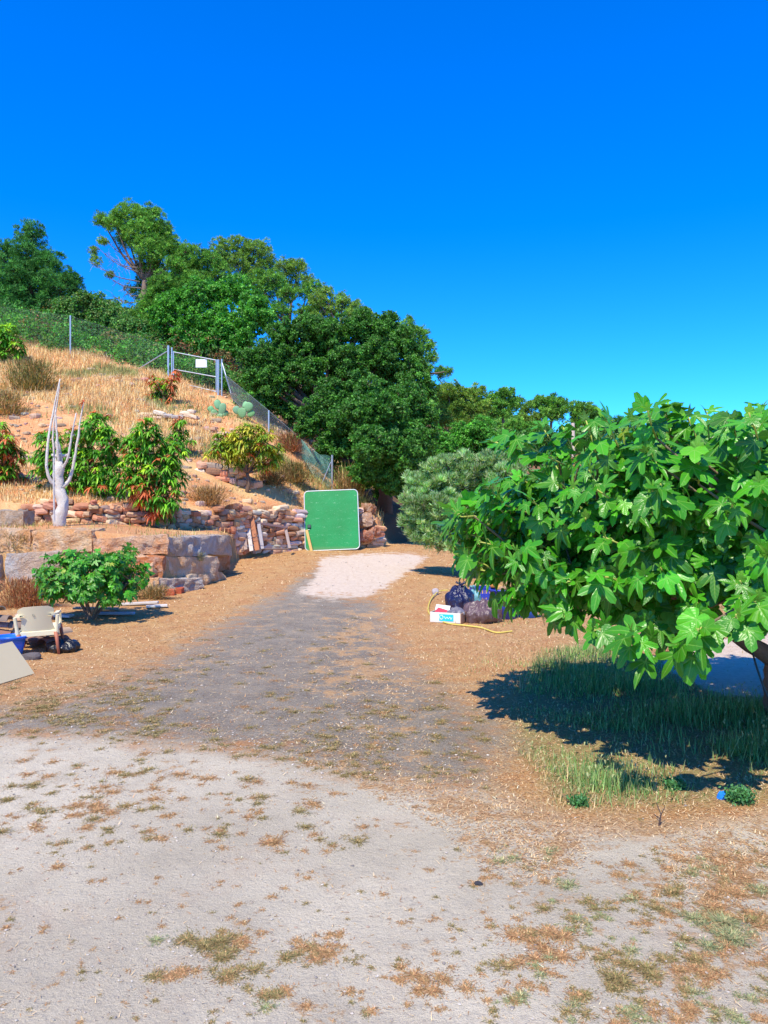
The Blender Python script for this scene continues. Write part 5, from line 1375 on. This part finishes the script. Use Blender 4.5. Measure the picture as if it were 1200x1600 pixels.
def weed_bush(label, c, R, n, pal, seed, L=.12, name='dry_weed', up=.8, cat='weed', group='dry weeds of the slope', W=.012, mat='straw'):
    r = rng(seed+900); m = MB(); P = np.array(c)+np.stack([r.normal(0, .22, n)*R[0], r.normal(0, .22, n)*R[1], r.random(n)**1.3*R[2]*.55], -1)
    D = norm(P-np.array(c)+np.array([0, 0, up*R[2]*.5]))+randdir(n, r)*.45
    col = np.asarray(pal)[r.integers(0, len(pal), n)]*np.exp(r.normal(0, .25, (n, 1)))
    blades(m, P, D, r.uniform(.5, 1.2, n)*L, W, r.uniform(0, .6, n), np.clip(col, 0, .9), 2)
    tag(m.build(name, MT[mat]), label, cat, group)
STR = [(0.52,0.34,0.14),(0.40,0.24,0.10),(0.60,0.42,0.2)]; OLV = [(0.26,0.25,0.08),(0.34,0.30,0.10),(0.16,0.17,0.05)]; RUS = [(0.46,0.20,0.09),(0.54,0.28,0.13),(0.36,0.14,0.07)]
def hp_(px, d): x = (px-600)/F*d; return np.array([x, d, z1(x, d)])
weed_bush('rusty dry bush in front of the grey block, behind the cream chair', gp(25, 953)+[0, .3, 0], (1.0, .5, .8), 3600, RUS+STR[:1], 1, .16)
weed_bush('brown dry plant spilling over the boulder wall top at the left', at(22, 850, 14.5)+[0, 0, -.12], (.9, .4, .5), 2200, STR+OLV[:1], 2, .15)
weed_bush('olive brown bush high on the golden slope behind the white tree', hp_(48, 31), (2.2, 1.2, 2.0), 3000, OLV+STR[:1], 3, .4, W=.03)
weed_bush('dry grey bush on the slope at the left edge above the pale terrace wall', hp_(5, 27), (1.8, 1.2, 1.4), 1800, STR+OLV[:2], 4, .35, W=.03)
weed_bush('tall dry reeds leaning right just behind the green panel top corner', hp_(545, 27.4), (1.0, .6, 1.5), 900, STR+[(0.35,.38,.1)], 5, .8, W=.025, name='dry_reeds')
weed_bush('olive brown weeds above the wall left of the green panel', hp_(455, 25.8), (1.8, .9, 1.1), 2600, OLV+STR[:2], 6, .28, W=.022)
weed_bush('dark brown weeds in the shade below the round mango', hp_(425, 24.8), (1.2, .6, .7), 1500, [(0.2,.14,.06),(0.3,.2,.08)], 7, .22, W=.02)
weed_bush('reddish dry brush between the short post and the carob', hp_(455, 29.5), (1.3, .8, 1.1), 1500, RUS+OLV[:1], 8, .4, W=.025)
weed_bush('yellow green weeds right behind the top edge of the green panel', hp_(560, 26.6), (.8, .5, .7), 900, [(0.3,.34,.08),(0.42,.4,.14)], 9, .3, W=.02)
weed_bush('golden weeds left of the hanging bright mango on the terrace', hp_(325, 20.9), (1.3, .6, .8), 1800, STR, 10, .24, W=.02)
weed_bush('grey green tuft growing on the right end of the boulder wall', at(313, 872, 16.1)+[0, -.25, -.05], (.35, .15, .3), 600, [(.3,.3,.16),(.42,.36,.2)], 11, .09)
weed_bush('straw tuft at the foot of the boulder wall right of the small fig bush', gp(232, 940)+[0, .3, 0], (.7, .3, .4), 1300, STR+OLV[:1], 12, .14)

# straw litter over the yard
r = rng(33); n = 260000
px = r.uniform(-40, 1240, n); py = 845+(1600-845)*r.random(n)**1.5
zp = {k: zone(px, py, k) for k in ('pad', 'track', 'white', 'litter', 'litter2', 'mid', 'chalk')}
P = ground_pts(px, py)
ok0 = (P[:, 1] < D_dry(px)-.3) & ((px > 372) | (P[:, 1] < D_boulder(px)-.3))
cn = clump_noise(P, 2.2, 11)
dens = np.where(zp['pad'] > .5, .012, .6); dens = np.where((zp['track'] > .5) & (zp['pad'] < .5), .05+.25*np.clip(cn+zp['mid'], 0, 1), dens)
lt = np.maximum(zp['litter'], zp['litter2']); dens = np.maximum(dens, np.where(lt > .3, np.clip(lt, 0, 1)*np.clip(.25+1.4*cn+.5*clump_noise(P, 7, 8), .03, .8), 0))
dens = np.where((zp['white'] > .4) | (zp['chalk'] > .4), .05, dens)
ok = ok0 & (r.random(n) < dens); P = P[ok]; n = len(P); a = r.random(n)*6.28; dist = P[:, 1]
pal = np.array([(0.66,0.46,0.24),(0.54,0.31,0.15),(0.74,0.56,0.34),(0.40,0.22,0.11)])
col = pal[r.integers(0, 4, n)]*np.exp(r.normal(0, .18, (n, 1)))
D = np.stack([np.cos(a), np.sin(a), r.uniform(.05, .7, n)], -1)
m = MB(); blades(m, P+np.array([0, 0, .003]), D, r.uniform(.008, .036, n)*np.interp(dist, [3, 20], [1, 3.0]), .0009+.0010*dist, r.uniform(0, .5, n), np.clip(col, 0, .9), 1)
tag(m.build('straw_litter', MT['straw']), 'short dead straw littering the reddish yard', 'straw', kind='stuff')

# grass on the right of the track, dry to green
r = rng(34); n = 130000
px = r.uniform(560, 1260, n); py = 940+(1275-940)*r.random(n)
P = ground_pts(px, py); gz = zone(px, py, 'green', .08); cn = clump_noise(P, 2.4, 15); cn2 = clump_noise(P, 6, 16)
dry = np.clip((px-600)/260, 0, 1)*(py < 1110)*np.clip(.55+cn, .05, 1)
dens = np.where(gz > .45, np.clip(.25+.8*cn+.5*cn2, .05, 1.0), dry*.55)*np.where((py < 1060) & (px < 870), .5, 1)
dens *= (1-.93*(zone(px, py, 'chalk') > .5))*(zone(px, py, 'track') < .5)
dens = np.where((py > 1190) & (px > 1035), dens*.18, dens)
# the big lit tuft between the shade and the yard
tuft = np.exp(-(((px-940)/95)**2+((py-1225)/38)**2)); dens = np.maximum(dens, tuft*np.clip(.75+.6*cn2, .2, 1.3))
ok = r.random(n) < dens; P = P[ok]; px = px[ok]; py = py[ok]; gz = gz[ok]; cn = cn[ok]; n = len(P)
shade = np.exp(-(((px-1050)/200)**2+((py-1120)/90)**2))
gmix = np.clip(gz*1.1+cn*.5-.25+.3*shade+.4*np.exp(-(((px-940)/95)**2+((py-1225)/38)**2)), 0, 1)[:, None]
grn = np.array([(0.20,0.36,0.10),(0.30,0.44,0.15),(0.13,0.27,0.07),(0.40,0.44,0.18)])[r.integers(0, 4, n)]
drc = np.array([(0.56,0.40,0.19),(0.46,0.31,0.13),(0.62,0.48,0.26)])[r.integers(0, 3, n)]
sel = (r.random((n, 1)) < gmix); col = np.where(sel, grn, drc)*np.exp(r.normal(0, .2, (n, 1)))
H = np.where(gz > .45, r.uniform(.04, .15, n), r.uniform(.02, .07, n))*(1+.7*shade)*np.clip(.75+.7*cn, .4, 1.5)*(1+1.5*np.exp(-(((px-940)/95)**2+((py-1225)/38)**2)))
D = np.stack([r.normal(0, .3, n), r.normal(0, .3, n), np.ones(n)], -1)
m = MB(); blades(m, P-np.array([0, 0, .01]), D, H, .0022+.0008*P[:, 1], r.uniform(0, .7, n), np.clip(col, 0, .9), 3)
# barley-like seed heads
k = np.where((gz > .45) & (r.random(n) < .05))[0]; hp2 = P[k]+norm(D[k])*H[k][:, None]*.85
blades(m, hp2, D[k]+r.normal(0, .3, (len(k), 3)), .05, .012, .5, np.tile([[.42,.44,.20]], (len(k), 1)), 2, prof='leaf')
tag(m.build('mixed_grass', MT['grass']), 'green and drying grass under and around the big fig tree', 'grass', kind='stuff')
def leafy_weed(px, py, R, n, lab, seed):
    r = rng(seed); c = gp(px, py); m = MB(); P = c+np.stack([np.clip(r.normal(0, R*.45, n), -R, R), np.clip(r.normal(0, R*.45, n), -R, R), r.random(n)*R*.9], -1)
    N = norm(randdir(n, r)+[0, 0, .6]); leaves(m, P, randdir(n, r), N, .022, .014, vary((.09, .25, .08), n, r, .25))
    tag(m.build('leafy_weed', MT['leaf']), lab, 'weed', 'leafy weeds by the grass edge')
leafy_weed(1053, 1232, .06, 700, 'small bluish green weed at the edge of the fig shade', 1)
leafy_weed(1155, 1252, .08, 900, 'low green weed right of the bright blue cap', 2)
leafy_weed(903, 1258, .05, 500, 'low green weed at the lower left of the big grass tuft', 3)

# mats of weeds rooted in the pale yard and the gravel
T = [(240,1195,34,'o'),(120,1197,16,'o'),(55,1225,30,'o'),(55,1262,34,'o'),(110,1228,22,'b'),(60,1295,24,'b'),(155,1262,50,'b'),(165,1230,18,'b'),(140,1245,24,'o'),(200,1210,22,'b'),(250,1215,24,'b'),(300,1218,26,'b'),(240,1232,18,'b'),(285,1248,16,'b'),(255,1275,22,'b'),
 (360,1247,26,'b'),(395,1247,14,'b'),(345,1378,10,'b'),(370,1385,8,'b'),(480,1227,18,'b'),(510,1330,14,'b'),(475,1330,12,'b'),(480,1372,14,'b'),(425,1402,14,'b'),(410,1422,10,'b'),(445,1388,12,'b'),(375,1412,10,'b'),(90,1355,20,'b'),(10,1450,14,'b'),(65,1457,10,'b'),(245,1470,18,'g'),
 (335,1472,56,'o'),(375,1465,40,'b'),(360,1510,54,'o'),(345,1490,36,'o'),(385,1535,24,'o'),(280,1520,46,'b'),(260,1530,24,'b'),(470,1500,40,'o'),(500,1480,50,'b'),(525,1460,34,'b'),(555,1502,26,'o'),(430,1550,42,'o'),(415,1575,18,'g'),(545,1550,18,'b'),(580,1580,18,'b'),(480,1572,18,'b'),
 (635,1530,44,'b'),(690,1540,50,'b'),(680,1490,12,'b'),(845,1480,60,'b'),(830,1465,40,'b'),(790,1518,36,'o'),(795,1550,30,'b'),(860,1520,30,'b'),(925,1415,36,'o'),(940,1435,26,'g'),(850,1420,20,'o'),(1010,1445,30,'b'),(1035,1418,44,'o'),(960,1500,40,'o'),(1000,1530,60,'o'),(915,1555,46,'o'),(940,1490,28,'b'),(905,1490,22,'b'),(1080,1525,50,'b'),(1060,1500,40,'o'),
 (1040,1565,26,'b'),(1080,1580,50,'b'),(1130,1590,36,'g'),(990,1590,40,'b'),(1100,1560,30,'g'),(1190,1555,40,'g'),(1130,1480,60,'g'),(1160,1440,60,'b'),(1100,1440,50,'g'),(1130,1400,60,'b'),(1060,1400,40,'o'),(970,1480,30,'g'),(880,1450,22,'g'),(1190,1500,40,'b'),(1065,1350,40,'b'),(1140,1350,50,'b'),(1180,1390,40,'g'),(1000,1400,34,'b')]
r = rng(41)
for k in range(620):                                   # small tufts on the gravel and thin ones on the yard
    px, py = r.uniform(-20, 1000), r.uniform(960, 1215)
    if zone(np.array([px]), np.array([py]), 'track')[0] > .45: T.append((px, py, r.uniform(6, 24)*(py-800)/300, 'o' if r.random() < .75 else 'b'))
for k in range(330):
    px, py = r.uniform(0, 1200), r.uniform(1180, 1600); T.append((px, py, r.uniform(4, 13), r.choice(['b', 'b', 'o'])))
for k in range(110):
    px, py = r.uniform(0, 620), r.uniform(1185, 1330); T.append((px, py, r.uniform(8, 24), r.choice(['b', 'b', 'o'])))
for k in range(70):
    px, py = r.uniform(760, 1200), r.uniform(1330, 1600); T.append((px, py, r.uniform(12, 34), r.choice(['b', 'o', 'g'])))
for k in range(60):
    px, py = r.uniform(-20, 260), r.uniform(1060, 1150); T.append((px, py, r.uniform(12, 34), 'o' if r.random() < .6 else 'b'))
T2 = []
for px, py, wd, ty in T:
    if wd < 22: T2.append((px, py, wd, ty)); continue
    for k in range(int(3+wd/9)):
        T2.append((px+r.normal(0, wd*.42), py+r.normal(0, wd*.24), wd*r.uniform(.22, .55), ty if r.random() < .8 else r.choice(['b', 'o'])))
T = T2
m = MB()
PW = {'b': [(0.48,0.26,0.12),(0.54,0.33,0.16),(0.36,0.18,0.08),(0.33,0.23,0.10)], 'o': [(0.26,0.21,0.08),(0.36,0.28,0.12),(0.18,0.17,0.06),(0.42,0.26,0.12)], 'g': [(0.22,0.27,0.12),(0.30,0.33,0.16),(0.44,0.36,0.18)]}
for px, py, wd, ty in T:
    c = gp(px, py); R = wd/F*c[1]*.68
    n = int(np.clip(wd*wd*.55, 14, 1500))
    a = r.random(n)*6.28; q = R*np.abs(r.normal(0, .62, n)); lob = 1+.35*np.sin(a*3+px)
    x = c[0]+np.cos(a)*q*lob; y = c[1]+np.sin(a)*q*lob*1.05
    P = np.stack([x, y, zt(x, y)+.002], -1)
    D = np.stack([np.cos(a)*1.0, np.sin(a)*1.0, r.uniform(.05, .7 if ty != 'b' else .35, n)], -1)+r.normal(0, .4, (n, 3))*[1, 1, .2]; D[:, 2] = np.abs(D[:, 2])+.05
    L = r.uniform(.2, .6, n)*min(max(R, .015), .055); 
    if ty == 'g': L = L*1.3
    pal = np.array(PW[ty]); blades(m, P, D, L, np.maximum(.0012+.0006*c[1], L*.05), r.uniform(0, .8, n), np.clip(pal[r.integers(0, len(pal), n)]*np.exp(r.normal(0, .25, (n, 1))), 0, .9), 2)
tag(m.build('ground_weeds', MT['straw']), 'mats and tufts of dry and olive weeds rooted in the pale yard and gravel', 'weeds', kind='stuff')

# loose pebbles
r = rng(51); n = 40000
px = r.uniform(-30, 1230, n); py = 870+(1600-870)*r.random(n)**1.2
pad = zone(px, py, 'pad'); tr = zone(px, py, 'track'); edge = 1-np.abs(pad-.5)*2
dens = .22*(pad > .5)+.5*(tr > .5)+.9*edge*(px < 900)+.35*np.maximum(zone(px, py, 'litter'), zone(px, py, 'white'))
P = ground_pts(px, py); dens *= np.clip(.55+1.0*clump_noise(P, 1.6, 3), .1, 1.3)
ok = (r.random(n) < dens) & (P[:, 1] < D_dry(px)-.3) & ((px > 372) | (P[:, 1] < D_boulder(px)-.3)); P = P[ok]; n = len(P)
V = np.array([[1,0,0],[0,1,0],[-1,0,0],[0,-1,0],[0,0,1],[0,0,-1],[.6,.6,.5],[-.6,.6,.5],[-.6,-.6,.5],[.6,-.6,.5]], float)
Fc = np.array([[4,9,6],[4,6,7],[4,7,8],[4,8,9],[0,6,9],[1,7,6],[2,8,7],[3,9,8],[0,1,6],[1,2,7],[2,3,8],[3,0,9],[0,5,1],[1,5,2],[2,5,3],[3,5,0]])
s_ = (.0016+.0055*r.random(n)**5)*np.interp(P[:, 1], [3, 6, 15], [.9, 1.5, 3.0])
W = V[None]*(1+r.normal(0, .22, (n, 10, 3)))*s_[:, None, None]*np.stack([r.uniform(.8, 1.5, n), r.uniform(.8, 1.5, n), r.uniform(.5, .9, n)], -1)[:, None]
W = W+(P+np.stack([0*s_, 0*s_, s_*.3], -1))[:, None]
col = np.array([(0.52,0.45,0.38),(0.44,0.37,0.30),(0.62,0.56,0.48),(0.27,0.24,0.22),(0.5,0.36,0.27)])[r.choice(5, n, p=[.32, .25, .25, .10, .08])]*np.exp(r.normal(0, .12, (n, 1)))
m = MB(); m.add(W.reshape(-1, 3), (np.arange(n)[:, None, None]*10+Fc[None]).reshape(-1, 3), np.repeat(np.clip(col, 0, .9), 10, 0))
tag(m.build('pebbles', MT['stone']), 'small loose pebbles strewn over the yard and gravel track', 'pebbles', kind='stuff')
